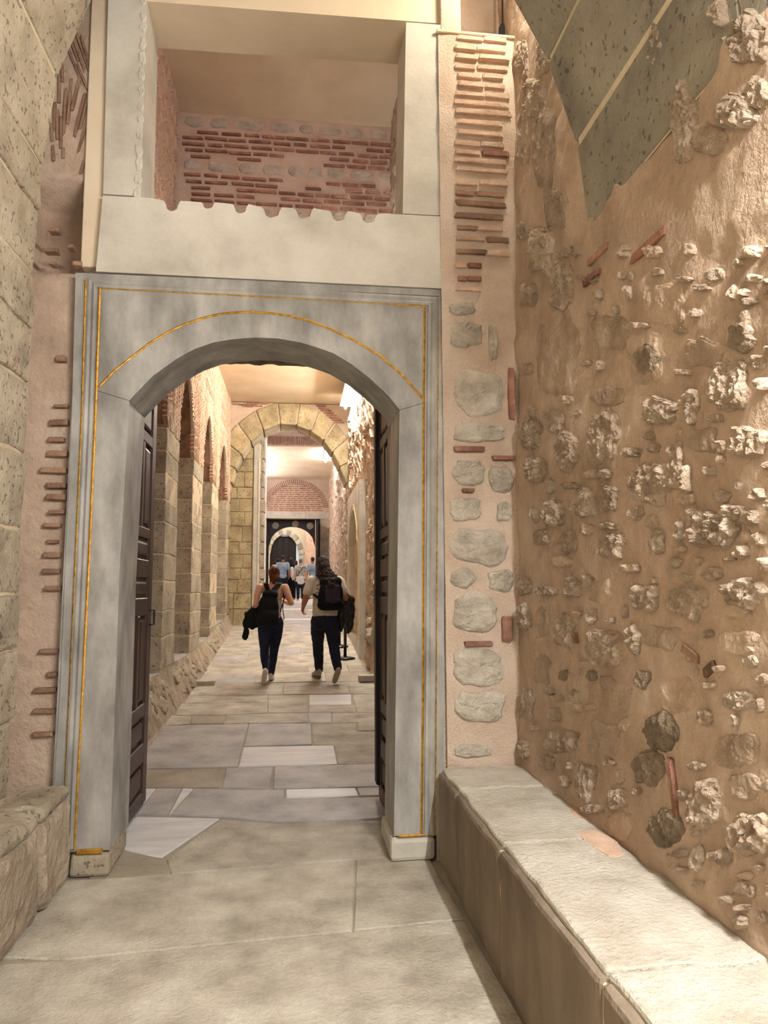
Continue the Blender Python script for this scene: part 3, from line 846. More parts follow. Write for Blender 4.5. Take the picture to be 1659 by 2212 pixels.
# ---- cross wall behind the arch with marble jamb
we = box('wall_front', -1.75, -.86, 17.52, 18.1, .5, 7.7, 'mortar')
tag(we, 'limestone cross wall with a marble jamb behind the left side of the arch', 'wall', kind='structure')
z = fz(17.5) - .02
i = 0
while z < 6.2:
    dz = random.uniform(.27, .4)
    xs = [-1.75, random.uniform(-1.5, -1.25), -1.06]
    for a, b in zip(xs, xs[1:]):
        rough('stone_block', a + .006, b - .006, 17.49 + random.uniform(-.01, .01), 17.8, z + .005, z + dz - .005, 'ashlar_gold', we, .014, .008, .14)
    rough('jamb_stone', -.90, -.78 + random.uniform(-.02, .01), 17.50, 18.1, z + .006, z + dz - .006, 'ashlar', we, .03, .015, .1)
    z += dz
box('marble_jamb', -1.05, -.89, 17.44, 17.8, fz(17.5), 5.0, 'marble_warm', we, .012)
box('marble_fillet', -.94, -.905, 17.42, 17.46, fz(17.5), 4.6, 'marble_warm', we, .006)
box('white_edge', -.795, -.765, 17.9, 18.15, fz(17.5), 6.4, 'white_paint', we, .004)

# ---- band of upright bricks above the far ceiling
wf = box('wall_front', -1.7, 1.5, 20.72, 20.95, 5.62, 7.7, 'peach_plaster')
tag(wf, 'mauve wall with upright brick course glimpsed under the arch crown', 'wall', kind='structure')
bb = MB()
for i in range(46):
    x = -1.2 + i * .05
    bb.add(*hexa(box8(x, x + .026, 20.70, 20.78, 5.64 + random.uniform(0, .02), 5.9), .004, .004))
tag(bb.build('brick_course', 'brick', wf), kind='stuff')
for i in range(9):
    plate('stone', blob(-1.0 + i * .26, 6.12, (.11, 0), (0, .14), 14, 3, seed=i * 1.3), lambda u, v, h: Vector((u, 20.72 - h, v)), .02, 'grey_rubble', wf, .4, (.97, .8, .4))

# ---- far left wall beyond the cross wall
wl2 = box('wall_left', -1.9, -1.42, 18.1, 27.2, .5, 7.7, 'peach_plaster')
tag(wl2, 'far left corridor wall beyond the cross wall', 'wall', kind='structure')

# ---- brick lunette wall with the far doorway
YL = 27.0
wlu = strips('wall_front', [(-1.5, 4.1), (1.35, 4.1)], lambda u: 5.62, YL, YL + .7, 'peach_plaster')
tag(wlu, 'wall with brick lunette and stone lintel over the far doorway', 'wall', kind='structure')
box('stone_pier', .87, 1.4, YL - .02, YL + .7, .9, 4.12, 'ashlar', wlu, .01)
box('stone_pier', -1.6, -1.12, YL - .02, YL + .7, .9, 4.12, 'ashlar', wlu, .01)
box('stone_lintel', -1.25, .32, YL - .03, YL + .1, 4.1, 4.34, 'marble_warm', wlu, .01)
box('stone_lintel', .33, 1.2, YL - .03, YL + .1, 4.1, 4.34, 'marble_warm', wlu, .01)
lb = MB()
z = 4.4
while z < 5.35:
    hw = .98 * math.sqrt(max(0, 1 - ((z - 4.4) / 1.0) ** 2.4))
    x = -hw - .06
    while x < hw - .1:
        w = random.uniform(.14, .24)
        lb.add(*hexa(box8(x - .06, x + w - .06, YL - .012, YL + .05, z, z + .034), .005, .004))
        x += w + .025
    z += .075
tag(lb.build('brick_courses', 'brick', wlu), kind='stuff')
lr = MB()
for i in range(47):
    a = R(8 + 164 * i / 46)
    d = Vector((math.cos(a), 0, math.sin(a)))
    p0 = Vector((-.06 + 1.02 * d.x, 0, 4.4 + .95 * d.z)); v = Vector((-d.z, 0, d.x))
    cor = [[[p0 + d * e + v * g + Vector((0, yy, 0)) for yy in (YL - .015, YL + .05)] for g in (-.015, .015)] for e in (.03, .24)]
    lr.add(*hexa(cor, .004, .003))
tag(lr.build('arch_bricks', 'brick', wlu), kind='stuff')
# far timber door frame with roundels
fd = thing('door_frame', 'dark timber frame with grey roundels in the far doorway', 'door frame', (-.12, YL + .3, fz(YL)))
box('frame_post', -1.11, -1.05, YL + .2, YL + .55, fz(27), 4.1, 'dark_wood', fd, .01)
box('frame_post', .72, .87, YL + .05, YL + .55, fz(27), 4.1, 'dark_wood', fd, .01)
archlow = [(-1.05 + 1.75 * i / 16, 3.05 + .95 * math.sqrt(max(0, 1 - (2 * i / 16 - 1) ** 2)) * .82) for i in range(17)]
strips('arched_head', archlow, lambda u: 4.1, YL + .35, YL + .5, 'dark_wood', fd)
for x in (-.8, -.05, .5):
    V, Fc = lathe_geo((0, 0, 0), [(.13, 0), (.13, .03), (.10, .04)], 20)
    m = Matrix.Translation((x, YL + .35, 3.93 if abs(x + .05) < .1 else 3.86)) @ Matrix.Rotation(R(90), 4, 'X')
    mesh('roundel', [m @ v for v in V], Fc, 'ashlar_grey', fd)
box('open_leaf', .74, .80, YL - .7, YL + .05, fz(27), 3.95, 'dark_wood', fd, .01)

# ---- room beyond: end wall with arched dark door
YG = 34.0
zf = fz(YG)
dlow = [(-1.24 + 1.34 * i / 16, 3.0 + 1.0 * math.sqrt(max(0, 1 - (2 * i / 16 - 1) ** 2))) for i in range(17)]
wg = strips('wall_front', [(-2.6, zf - .1), (-1.25, zf - .1)] + [(-1.245, 3.0)] + dlow[1:-1] + [(.105, 3.0), (.11, zf - .1), (2.4, zf - .1)], lambda u: 6.4, YG, YG + .4, 'smooth_plaster')
tag(wg, 'pale end wall of the far room around the dark arched door', 'wall', kind='structure')
for i in range(13):
    a0, a1 = R(4 + 172 * i / 13), R(4 + 172 * (i + 1) / 13 - 1)
    def Q(a, o): return Vector((-.57 + (.67 + o) * math.cos(a), 0, 3.0 + (1.0 + o) * math.sin(a)))
    cor = [[[Q((a0, a1)[ii], (0, .26)[k]) + Vector((0, (YG - .04, YG + .3)[j], 0)) for k in (0, 1)] for j in (0, 1)] for ii in (0, 1)]
    V, Fc = hexa(cor, .01)
    mesh('voussoir', V, Fc, 'ashlar' if i % 2 else 'marble_warm', wg)
box('jamb', .1, .34, YG - .05, YG + .3, zf, 3.0, 'marble_warm', wg, .01)
dd = thing('door_3', 'dark brown timber door under the striped stone arch far away', 'door', (-.57, YG + .2, zf), kind='structure')
strips('leaf', [(-1.24, zf), (-.02, zf)], lambda u: 3.0 + 1.0 * math.sqrt(max(0, 1 - ((u + .57) / .68) ** 2)) if False else 3.95, YG + .2, YG + .27, 'dark_wood', dd)
for x in (-1.2, -.9, -.62, -.32):
    box('plank', x, x + .26, YG + .17, YG + .21, zf + .02, 3.9, 'dark_wood', dd, .006)
wrr = box('wall_right', 1.5, 2.2, YL + .7, YG + .4, .9, 6.4, 'peach_plaster')
tag(wrr, 'peach side wall of the far room', 'wall', kind='structure')
wrf = box('wall_front', .42, 1.6, YG - 1.2, YG - 1.05, .95, 6.3, 'brick_pale')
tag(wrf, 'peach stone wall piece right of the dark arched door', 'wall', kind='structure')
wll = box('wall_left', -2.7, -2.3, YL + .7, YG + .4, .9, 6.4, 'peach_plaster')
tag(wll, 'left side wall of the far room', 'wall', kind='structure')
crm = box('ceiling', -2.7, 2.2, YL + .6, YG + .4, 6.3, 6.4, 'smooth_plaster')
tag(crm, 'plaster ceiling of the far room', 'ceiling', kind='structure')

# ================================================================ THINGS
# ---- marble portal
def pp(x, y, yy=YP): return on(x, y, 1, yy)
mp_ = thing('marble_portal', 'grey marble portal with gilded mouldings and low arched head', 'portal', (-.2, YP, 0))
lo_l = pp(200, 1838).z; lo_r = pp(890, 1804).z
def prism(name, pts, y0, y1, mat, parent, front_bevel=0):
    n = len(pts)
    V = [(x, y0, z) for x, z in pts] + [(x, y1, z) for x, z in pts]
    return mesh(name, V, [list(range(n)), [n + i for i in range(n)]] + [[i, (i + 1) % n, n + (i + 1) % n, n + i] for i in range(n)], mat, parent)
xz = lambda p: (p.x, p.z)
jl = [xz(pp(157, 828)), xz(pp(279, 866)), xz(pp(258, 1242)), (pp(238, 1820).x, lo_l), (pp(107, 1838).x, lo_l)]
jr = [xz(pp(863, 886)), xz(pp(960, 858)), (pp(944, 1806).x, lo_r), (pp(851, 1800).x, lo_r)]
prism('jamb', jl, YP, YP + .42, 'marble', mp_)
prism('jamb', jr, YP, YP + .42, 'marble', mp_)
arcpx = [(279, 865), (300, 843), (330, 812), (380, 776), (420, 754), (460, 740), (500, 733), (550, 729), (600, 731), (650, 740), (690, 752), (720, 763), (760, 787), (802, 820), (843, 859), (863, 885)]
low = [xz(pp(157, 827))] + [xz(pp(*q)) for q in arcpx] + [xz(pp(960, 857))]
tl, tr = pp(162, 592), pp(961, 627)
topz = lambda u: tl.z + (tr.z - tl.z) * (u - tl.x) / (tr.x - tl.x)
strips('arch_head', low, topz, YP, YP + .42, 'marble', mp_)
go = [xz(pp(*q)) for q in ((135, 1830), (152, 1480), (164, 1208), (177, 907), (186, 603), (500, 620), (830, 639), (950, 644), (948, 740), (943, 1480), (941, 1803))]
gi = [xz(pp(*q)) for q in ((160, 1836), (179, 1480), (191, 1242), (206, 907), (216, 622), (500, 637), (830, 655), (917, 662), (915, 861), (914, 1480), (910, 1803))]
ga = [xz(pp(*q)) for q in ((214, 836), (245, 803), (284, 772), (321, 743), (360, 719), (400, 700), (440, 687), (475, 679), (510, 675), (545, 674), (585, 677), (625, 683), (665, 692), (700, 705), (765, 735), (820, 768), (870, 811), (914, 862))]
NR = (0, -1, 0)
gp = [(-.0065, -.004), (-.0065, .004), (0, .008), (.0065, .004), (.0065, -.004)]
mid = [((a[0] + b[0]) / 2, (a[1] + b[1]) / 2) for a, b in zip(go[:5], gi[:5])] + [((a[0] + b[0]) / 2, (a[1] + b[1]) / 2) for a, b in zip(go[5:8], gi[5:8])] + [((a[0] + b[0]) / 2, (a[1] + b[1]) / 2) for a, b in zip(go[8:], gi[8:])]
P3 = lambda l: [Vector((x, YP, z)) for x, z in l]
ribbon('moulding', P3(mid), [(-.032, -.004), (-.03, .010), (-.018, .014), (-.004, .007), (.010, .016), (.024, .012), (.03, -.004)], NR, 'marble', mp_)
ribbon('gold_line', P3(go), gp, NR, 'gold', mp_)
ribbon('gold_line', P3(gi), gp, NR, 'gold', mp_)
ribbon('gold_line', P3(ga), gp, NR, 'gold', mp_)
# outer flat fillet
ribbon('fillet', P3([xz(pp(*q)) for q in ((118, 1838), (140, 1480), (151, 1208), (164, 907), (172, 598), (500, 612), (955, 634), (954, 861), (949, 1803))]), [(-.02, -.004), (-.02, .008), (.02, .008), (.02, -.004)], NR, 'marble', mp_)
box('gold_foot', pp(166, 1838).x, pp(222, 1838).x, YP - .012, YP + .02, lo_l - .012, lo_l + .012, 'gold', mp_, .003)
box('gold_foot', pp(858, 1805).x, pp(940, 1805).x, YP - .010, YP + .02, lo_r - .008, lo_r + .004, 'gold', mp_, .003)
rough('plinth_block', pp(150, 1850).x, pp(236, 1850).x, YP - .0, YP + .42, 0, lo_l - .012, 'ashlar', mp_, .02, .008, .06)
rough('plinth_block', pp(842, 1830).x, pp(940, 1830).x, YP - .02, YP + .44, 0, lo_r - .01, 'marble_warm', mp_, .025, .006, .06)

# ---- lintel slab above the portal with bitten upper edge
tlp, trp, brp, blp = pp(222, 422, 4.08), pp(963, 468, 4.08), pp(957, 623, 4.08), pp(207, 586, 4.08)
top = [(tlp.x, tlp.z), (pp(330, 428, 4.08).x, pp(330, 428, 4.08).z)]
for nx, ny, hw, dp in ((372, 434, 15, 22), (450, 437, 12, 14), (520, 441, 14, 20), (588, 448, 18, 22), (657, 450, 17, 22), (732, 456, 16, 22), (797, 462, 16, 20)):
    for dx, f in ((-hw * 1.25, -.02), (-hw * .95, .3), (-hw * .8, .75), (-hw * .3, 1.02), (hw * .25, .95), (hw * .7, .8), (hw * .9, .35), (hw * 1.2, -.02)):
        q = pp(nx + dx, ny + dp * f, 4.08); top.append((q.x, q.z))
top += [xz(pp(866, 463, 4.08)), (trp.x, trp.z)]
lin = MB()
n = len(top)
bot = [(x, blp.z + (brp.z - blp.z) * (x - blp.x) / (brp.x - blp.x)) for x, z in top]
bot[0] = (blp.x, blp.z); bot[-1] = (brp.x, brp.z)
V = [(x, 4.08, z) for x, z in top] + [(x, 4.08, z) for x, z in bot] + [(x, 4.42, max(z, tlp.z + (trp.z - tlp.z) * (x - tlp.x) / (trp.x - tlp.x) - .01)) for x, z in top] + [(x, 4.42, z) for x, z in bot]
Fc = []
for i in range(n - 1):
    Fc += [[i, i + 1, n + i + 1, n + i], [2 * n + i, 2 * n + i + 1, 3 * n + i + 1, 3 * n + i], [i, i + 1, 2 * n + i + 1, 2 * n + i], [n + i, n + i + 1, 3 * n + i + 1, 3 * n + i]]
Fc += [[0, n, 3 * n, 2 * n], [n - 1, 2 * n - 1, 4 * n - 1, 3 * n - 1]]
tag(mesh('marble_lintel', V, Fc, 'marble_warm'), 'long marble slab with scalloped broken upper edge above the portal', 'lintel')
def post(name, pts, y0, y1, label):
    lo = min(p[1] for p in pts)
    o = prism(name, pts, y0, y1, 'marble_warm', None)
    return tag(o, label, 'post')
post('marble_post', [xz(pp(236, -90, 4.09)), xz(pp(319, -90, 4.09)), xz(pp(304, 424, 4.09)), xz(pp(223, 419, 4.09))], 4.09, 4.45, 'upright marble post with chipped edge left of the upper opening')
post('marble_post', [xz(pp(877, 48, 4.09)), xz(pp(971, 55, 4.09)), xz(pp(963, 466, 4.09)), xz(pp(870, 461, 4.09))], 4.09, 4.45, 'upright marble post right of the upper opening beside the brick pier')
# rough chips along the left post's edge
lp = [o for o in C.objects if o.name == 'marble_post'][0]
for i in range(14):
    t = i / 13
    q = pp(316 - 14 * t, 5 + 410 * t + random.uniform(-8, 8), 4.09)
    plate('chip', blob(q.x - .012, q.z, (.022, 0), (0, random.uniform(.02, .05)), 10, 2, .3, seed=i * 2.1), lambda u, v, h: Vector((u, 4.09 - h, v)), .008, 'marble_warm', lp, .7, (.97, .7, .3))
# rough slab behind the arch head
rl = []
for i in range(25):
    q = pp(395 + (725 - 395) * i / 24, 764 + 10 * i / 24 + random.uniform(-3, 3), 4.62)
    rl.append((q.x, q.z))
t2 = strips('trim_2', [(-1.15, rl[0][1])] + rl + [(.95, rl[-1][1])], lambda u: 3.75, 4.54, 4.8, 'rubble_dark')
tag(t2, 'rough dark stone slab behind the crown of the marble arch', 'lintel', kind='structure')

# ---- benches
rb = thing('stone_bench', 'long stone bench with bright top along the right wall', 'bench', (.8, 4.05, 0))
yb = [4.06, 3.62, 2.86, 1.9, .9, -.2, -1.6]
for i, (y1, y0) in enumerate(zip(yb, yb[1:])):
    rough('front_slab', .79, .92, y0 + .008, y1 - .008, 0, .485, 'bench_face_shaded', rb, .018, .008, .06, 5)
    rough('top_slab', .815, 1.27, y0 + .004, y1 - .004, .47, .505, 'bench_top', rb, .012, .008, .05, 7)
box('mortar_fill', .86, 1.26, -1.6, 4.05, 0, .48, 'mortar', rb)
box('mortar_joint', .802, .9, -1.6, 4.05, .0, .475, 'mortar', rb)
for q in ((1265, 1760, .12, .05), (1300, 1820, .14, .06)):
    p = on(q[0], q[1], 2, .505)
    plate('brick_patch', blob(p.x, p.y, (q[3], 0), (0, q[2]), 12, 3, seed=q[0]), lambda u, v, h: Vector((u, v, .505 + h)), .006, 'brick_pale', rb, .4, (.97, .7, .3))
lb_ = thing('stone_bench', 'worn rubble bench against the left block wall', 'bench', (-1.3, 4.0, 0))
for (y1, y0) in ((4.075, 3.62), (3.61, 2.9), (2.89, 1.9), (1.89, .4)):
    rough('front_block', XL + .005, -1.15, y0, y1, 0, .42, 'plinth_stone', lb_, .05, .022, .05, 5)
    rough('top_slab', XL + .005, -1.16, y0, y1, .41, .485, 'ashlar', lb_, .035, .02, .05, 6)

# ---- panelled door leaves
def leaf(name, label, X, face, y0, y1):
    d = thing(name, label, 'door', (X, y0, 0), kind='structure')
    zb, zt = .03, 3.02
    box('leaf_board', X - .02, X + .02, y0, y1, zb, zt, 'wood', d, .004)
    xf = lambda a, b: (X + face * a, X + face * b) if face > 0 else (X + face * b, X + face * a)
    L_ = y1 - y0
    def rail(nm, a0, a1, b0, b1, h=.045, m='wood'):
        x0, x1 = xf(.018, h)
        return box(nm, x0, x1, a0, a1, b0, b1, m, d, .006)
    s = .13
    rail('stile', y0, y0 + s, zb, zt)
    rail('stile', y1 - s, y1, zb, zt)
    cuts = [(.12, .32, 1), (.45, .63, 1), (.72, 1.32, 2), (1.44, 1.58, 1), (1.70, 1.85, 1), (1.92, 2.50, 2), (2.58, 2.84, 1)]
    zprev = zb
    for a, b, n in cuts:
        rail('rail', y0 + s, y1 - s, zprev, a)
        w = (L_ - 2 * s)
        if n == 2:
            rail('muntin', y0 + s + w / 2 - .035, y0 + s + w / 2 + .035, a, b)
            cells = [(y0 + s, y0 + s + w / 2 - .035), (y0 + s + w / 2 + .035, y1 - s)]
        else:
            cells = [(y0 + s, y1 - s)]
        for c0, c1 in cells:
            m = min(.035, (c1 - c0) * .22)
            x0, x1 = xf(.018, .04)
            V, Fc = hexa(box8(x0, x1, c0 + m, c1 - m, a + .03, b - .03), .016)
            mesh('panel', V, Fc, 'wood', d)
        zprev = b
    rail('rail', y0 + s, y1 - s, zprev, zt)
    return d
d1 = leaf('door_1', 'open dark wooden panelled door leaf at the left jamb', -1.075, 1, 4.56, 5.36)
d2 = leaf('door_2', 'open dark wooden door leaf seen edge-on at the right jamb', .645, -1, 4.58, 5.30)
box('astragal', .575, .66, 5.22, 5.34, .11, 3.0, 'dark_wood', d2, .008)
V, Fc = tube_geo([(-1.03, 5.30, 1.35), (-1.0, 5.30, 1.35), (-1.0, 5.30, 1.25), (-1.03, 5.30, 1.25)], .008)
mesh('door_pull', V, Fc, 'black_metal', d1)
ds = onfloor(829, 1742)
o = rough('door_stop', 0, .07, 0, .16, 0, .11, 'brick_brown', None, .03, .006, .03)
o.location = (ds.x - .01, ds.y, 0)
tag(o, 'rounded brown wooden stop on the floor behind the right jamb', 'door stop')
q = onfloor(823, 1510)
hk = MB()
hk.add(*hexa(box8(q.x - .02, q.x + .06, q.y, q.y + .05, q.z, q.z + .02), .004))
hk.add(*tube_geo([q + Vector((-.01, .02, .015)), q + Vector((.02, .02, .10)), q + Vector((.05, .02, .20))], .009))
tag(hk.build('floor_hook', 'black_metal'), 'small black metal hook on the floor behind the right door leaf', 'hook')

# ---- marble doorway set into the right corridor wall
md = thing('marble_doorway', 'blind marble doorway with pointed niche in the right corridor wall', 'doorway', (1.15, 13.8, fz(13.8)))
ya, ybb, ytop = 12.4, 15.35, 3.40
y0i, y1i = 12.95, 14.95
lowd = [(ya, fz(ya) - .02), (y0i - .001, fz(ya) - .02)] + [(y0i + (y1i - y0i) * i / 14, 2.35 + .68 * (1 - abs(2 * i / 14 - 1) ** 1.7) ** .7) for i in range(15)] + [(y1i + .001, fz(ybb) - .02), (ybb, fz(ybb) - .02)]
strips('frame', lowd, lambda u: ytop, 1.08, 1.3, 'marble_warm', md, axis=0)
box('niche_panel', 1.26, 1.3, y0i, y1i, fz(ya), 3.1, 'marble', md, .003)
box('upper_panel', 1.235, 1.262, y0i, y1i, 2.55, 3.08, 'marble_warm', md, .003)
box('sill', 1.09, 1.3, y0i, y1i, fz(ya), fz(ya) + .32, 'marble_warm', md, .006)
ribbon('gold_line', [Vector((1.08, u, v)) for u, v in [(y0i - .1, fz(ya) + .3)] + [(y0i - .1 + (y1i - y0i + .2) * i / 14, 2.35 + .78 * (1 - abs(2 * i / 14 - 1) ** 1.7) ** .7) for i in range(15)] + [(y1i + .1, fz(ybb))]],
       [(-.008, 0), (-.008, .006), (.008, .006), (.008, 0)], (-1, 0, 0), 'gold', md)

# ---- strip lights
def strip(p0, p1, watt, label, col=(1, .95, .88), r=.02, housing=(.03, 0, .03), hw=.02):
    p0, p1 = Vector(p0), Vector(p1)
    mname = 'tube_glow_%g_%g' % (watt, col[2] * 100)
    if mname not in MAT:
        material(mname, [(240, 236, 228), (244, 240, 232)], 2, .5, 0, rand=0, emit=col, strength=watt)
    t = thing('strip_light', label, 'lamp', tuple(p0))
    V, Fc = tube_geo([p0, p1], r, 6)
    mesh('tube', V, Fc, mname, t)
    h = Vector(housing)
    d = (p1 - p0).normalized()
    side = Vector((0, 0, 1)).cross(d).normalized() if abs(d.z) < .9 else Vector((1, 0, 0))
    cor = [[[p0 * (1 - i) + p1 * i + h + side * (hw * (2 * j - 1)) + Vector((0, 0, .018 * (2 * k - 1))) for k in (0, 1)] for j in (0, 1)] for i in (0, 1)]
    V, Fc = hexa(cor, .003)
    mesh('housing', V, Fc, 'white_paint', t)
    return t
strip((1.205, -1.2, 3.02), (1.205, 1.2, 3.02), STRIP['near'], 'linear strip light high on the right wall near the camera', col=(1, .975, .95), housing=(.0, 0, .045))
strip((1.28, 3.4, 5.25), (1.28, 3.78, 5.25), STRIP['shaft'], 'strip light above the brick pier before the portal', housing=(.0, 0, .045), col=(1, .9, .74))
strip((-1.2, 4.75, 7.35), (1.0, 4.75, 7.35), STRIP['b2'], 'added unseen strip light high behind the portal wall facing the brick', col=(1, .86, .95))  # added out of view to light the brick wall frontally
strip((1.05, 8.05, 5.6), (1.05, 8.8, 5.6), STRIP['b'], 'short strip light on the right wall behind the lintel slab', housing=(.05, 0, .03))
strip((1.06, 10.2, 5.52), (1.06, 15.75, 5.52), STRIP['c'], 'long glowing strip light under the corridor ceiling at right', col=(1, .93, .82), r=.03, housing=(0, 0, .055), hw=.13)
strip((.87, 20.95, 5.52), (.9, 22.7, 5.52), STRIP['f'], 'strip light under the far pale ceiling at right', col=(.96, .93, 1), r=.03, housing=(0, 0, .055), hw=.07)
strip((-1.3, 21.0, 4.95), (-1.3, 26.2, 4.95), STRIP['f2'], 'added strip light on the far left wall hidden behind the cross wall', col=(.95, .93, 1), r=.03, housing=(-.06, 0, .02))  # extra tube kept out of sight, added to brighten lunette and far ceiling
strip((1.04, 17.6, 4.9), (1.04, 18.7, 4.9), STRIP['bay'], 'added unseen strip light on the right wall just behind the stone arch', col=(.9, .88, 1), r=.03, housing=(.06, 0, .04))  # tube added out of sight to lift the lunette, far ceiling and floor
strip((-1.6, 29.0, 6.2), (1.4, 29.0, 6.2), STRIP['room'], 'added unseen strip light across the far room ceiling', col=(.92, .95, 1), r=.05, housing=(0, 0, .08))  # fixture added out of view to brighten the far room
strip((-1.6, 31.5, 6.2), (1.4, 31.5, 6.2), STRIP['room'], 'second added unseen strip light across the far room ceiling by the end door', col=(.92, .95, 1), r=.05, housing=(0, 0, .08))  # another added fixture, likewise unseen, for the far room's brightness

# ---- cable and junction box on the pier ledge
q = on(1085, 45, 1, 4.2)
cbx = thing('cable', 'black cable with connector hanging over the brick pier ledge', 'cable', (q.x, q.y, pier_z))
V, Fc = tube_geo([(q.x, q.y, 5.8), (q.x + .005, q.y, 5.4), (q.x, q.y - .005, 5.15)], .006); mesh('cord', V, Fc, 'black_metal', cbx)
V, Fc = tube_geo([(q.x, q.y, 5.16), (q.x - .004, q.y, 5.13), (q.x - .008, q.y, 5.05), (q.x - .01, q.y, 5.02)], [.012, .022, .022, .012], 10); mesh('connector', V, Fc, 'black_metal', cbx)
for dx in (-.03, 0, .03):
    V, Fc = tube_geo([(q.x - .01, q.y, 5.03), (q.x - .01 + dx * .6, q.y - .01, 5.0), (q.x + dx, q.y - .04, pier_z + .005)], .005); mesh('wire', V, Fc, 'black_metal', cbx)

# ---- queue barrier posts
def stanchion(p, label):
    t = thing('queue_post', label, 'queue post', tuple(p), 'queue posts by the right wall')
    V, Fc = lathe_geo(p, [(.17, 0), (.175, .008), (.172, .02), (.12, .032), (.04, .045), (.028, .05)], 28); mesh('base', V, Fc, 'black_metal', t, True)
    V, Fc = lathe_geo(p, [(.027, .045), (.027, .9)], 18); mesh('post', V, Fc, 'black_metal', t, True)
    V, Fc = lathe_geo(p, [(.033, .88), (.034, .96), (.03, .985), (.012, .99)], 18); mesh('belt_head', V, Fc, 'black_metal', t, True)
    return t
sp1 = onfloor(745.5, 1423); sp2 = onfloor(733, 1397)
stanchion(sp1, 'nearer black queue barrier post behind the man with jacket')
stanchion(sp2, 'farther black queue barrier post half hidden by the man')

# ================================================================ PEOPLE
def cap(p, q, r1, r2=None): return ('c', Vector(p), Vector(q), r1, r1 if r2 is None else r2)
def ell(c, r, rot=(0, 0, 0)): return ('e', Vector(c), r, rot)
def limb(*pts):
    return [cap(pts[i][:3], pts[i + 1][:3], pts[i][3], pts[i + 1][3]) for i in range(len(pts) - 1)]
def hand(w, d, up, s=1.0, curl=.5):
    """palm, four bent fingers and a thumb leaving the palm's side"""
    w, d, up = Vector(w), Vector(d).normalized(), Vector(up).normalized()
    side = d.cross(up).normalized()
    out = [cap(w, w + d * .05 * s, .026 * s, .024 * s), cap(w + d * .05 * s - side * .02 * s, w + d * .075 * s + side * .022 * s, .02 * s)]
    for k, ln in enumerate((.036, .042, .039, .030)):
        b = w + d * .08 * s + side * (.03 - .02 * k) * s
        m = b + (d * (1 - curl * .4) - up * curl * .6).normalized() * ln * s
        e = m + (d * (1 - curl) - up * curl * 1.2).normalized() * ln * .8 * s
        out += [cap(b, m, .0095 * s, .009 * s), cap(m, e, .009 * s, .008 * s)]
    b = w + d * .03 * s + side * .028 * s
    m = b + (d * .6 + side * .8).normalized() * .04 * s
    out += [cap(b, m, .012 * s, .010 * s), cap(m, m + (d * .9 + side * .1 - up * .2).normalized() * .03 * s, .010 * s, .008 * s)]
    return out
def sculpt(name, parts, voxel, mat, parent, xf, iters=6, rough_=0, fr=20):
    g = MB()
    for s in parts:
        if s[0] == 'c':
            _, p, q, r1, r2 = s
            d = q - p
            rot_ = d.to_track_quat('Z', 'Y').to_matrix() if d.length > 1e-5 else Matrix.Identity(3)
            V = []
            n = 12
            prof = [(-math.cos(R(a)) * r1, math.sin(R(a)) * r1, 0) for a in (0, 30, 60, 90)] + [(-math.cos(R(a)) * r2 + d.length, math.sin(R(a)) * r2, 1) for a in (90, 120, 150, 180)]
            for z, rr, _e in prof:
                V += [p + rot_ @ Vector((max(rr, 1e-4) * math.cos(2 * math.pi * k / n), max(rr, 1e-4) * math.sin(2 * math.pi * k / n), z)) for k in range(n)]
        else:
            _, c, r, rot = s
            m = Matrix.Translation(c) @ Euler([R(a) for a in rot]).to_matrix().to_4x4() @ Matrix.Diagonal((r[0], r[1], r[2], 1))
            V = []
            n = 20
            prof = list(range(11))
            for i in prof:
                z, rr = -math.cos(math.pi * i / 10), max(1e-4, math.sin(math.pi * i / 10))
                V += [m @ Vector((rr * math.cos(2 * math.pi * k / n), rr * math.sin(2 * math.pi * k / n), z)) for k in range(n)]
        L_ = len(prof)
        Fc = [[i * n + k, i * n + (k + 1) % n, (i + 1) * n + (k + 1) % n, (i + 1) * n + k] for i in range(L_ - 1) for k in range(n)]
        Fc += [list(range(n))[::-1], [(L_ - 1) * n + k for k in range(n)]]
        g.add(V, Fc)
    me = bpy.data.meshes.new('tmp'); me.from_pydata([tuple(v) for v in g.V], [], g.F)
    o = bpy.data.objects.new('tmp', me); C.objects.link(o)
    rm = o.modifiers.new('r', 'REMESH'); rm.mode = 'VOXEL'; rm.voxel_size = voxel
    sm = o.modifiers.new('s', 'SMOOTH'); sm.factor = .5; sm.iterations = iters
    dg = bpy.context.evaluated_depsgraph_get()
    out = bpy.data.meshes.new_from_object(o.evaluated_get(dg))
    bpy.data.objects.remove(o); bpy.data.meshes.remove(me)
    if rough_:
        nr = [v.normal.copy() for v in out.vertices]
        cs = []
        for v, nn in zip(out.vertices, nr):
            q = v.co + nn * (rough_ * noise.noise(v.co * fr) + rough_ * .6 * noise.noise(v.co * fr * 2.3))
            cs += q[:]
        out.vertices.foreach_set('co', cs)
        out.update()
    out.transform(xf)
    out.name = name
    out.polygons.foreach_set('use_smooth', [True] * len(out.polygons))
    out.materials.clear()
    return link_mesh(name, out, mat, parent)
def shoe(parent, xf, heel, toe, wide, mat, up=(0, 0, 1)):
    heel, toe, up = Vector(heel), Vector(toe), Vector(up).normalized()
    m = (heel + toe) / 2
    s = sculpt('shoe', [cap(heel + up * .03, m + up * .03, wide * .95, wide), cap(m + up * .015, toe, wide, wide * .85), cap(heel + up * .05, heel + up * .085, wide * .95, wide * .85)], .009, mat, parent, xf, 4)
    so = sculpt('sole', [cap(heel - up * .018, m - up * .014, wide * .8, wide * .8), cap(m - up * .014, toe - up * .014, wide * .8, wide * .8)], .009, 'sole', s, xf, 2)
    return s
def place(px_, py_, h=0):
    p = onfloor(px_, py_)
    return Matrix.Translation(p), p

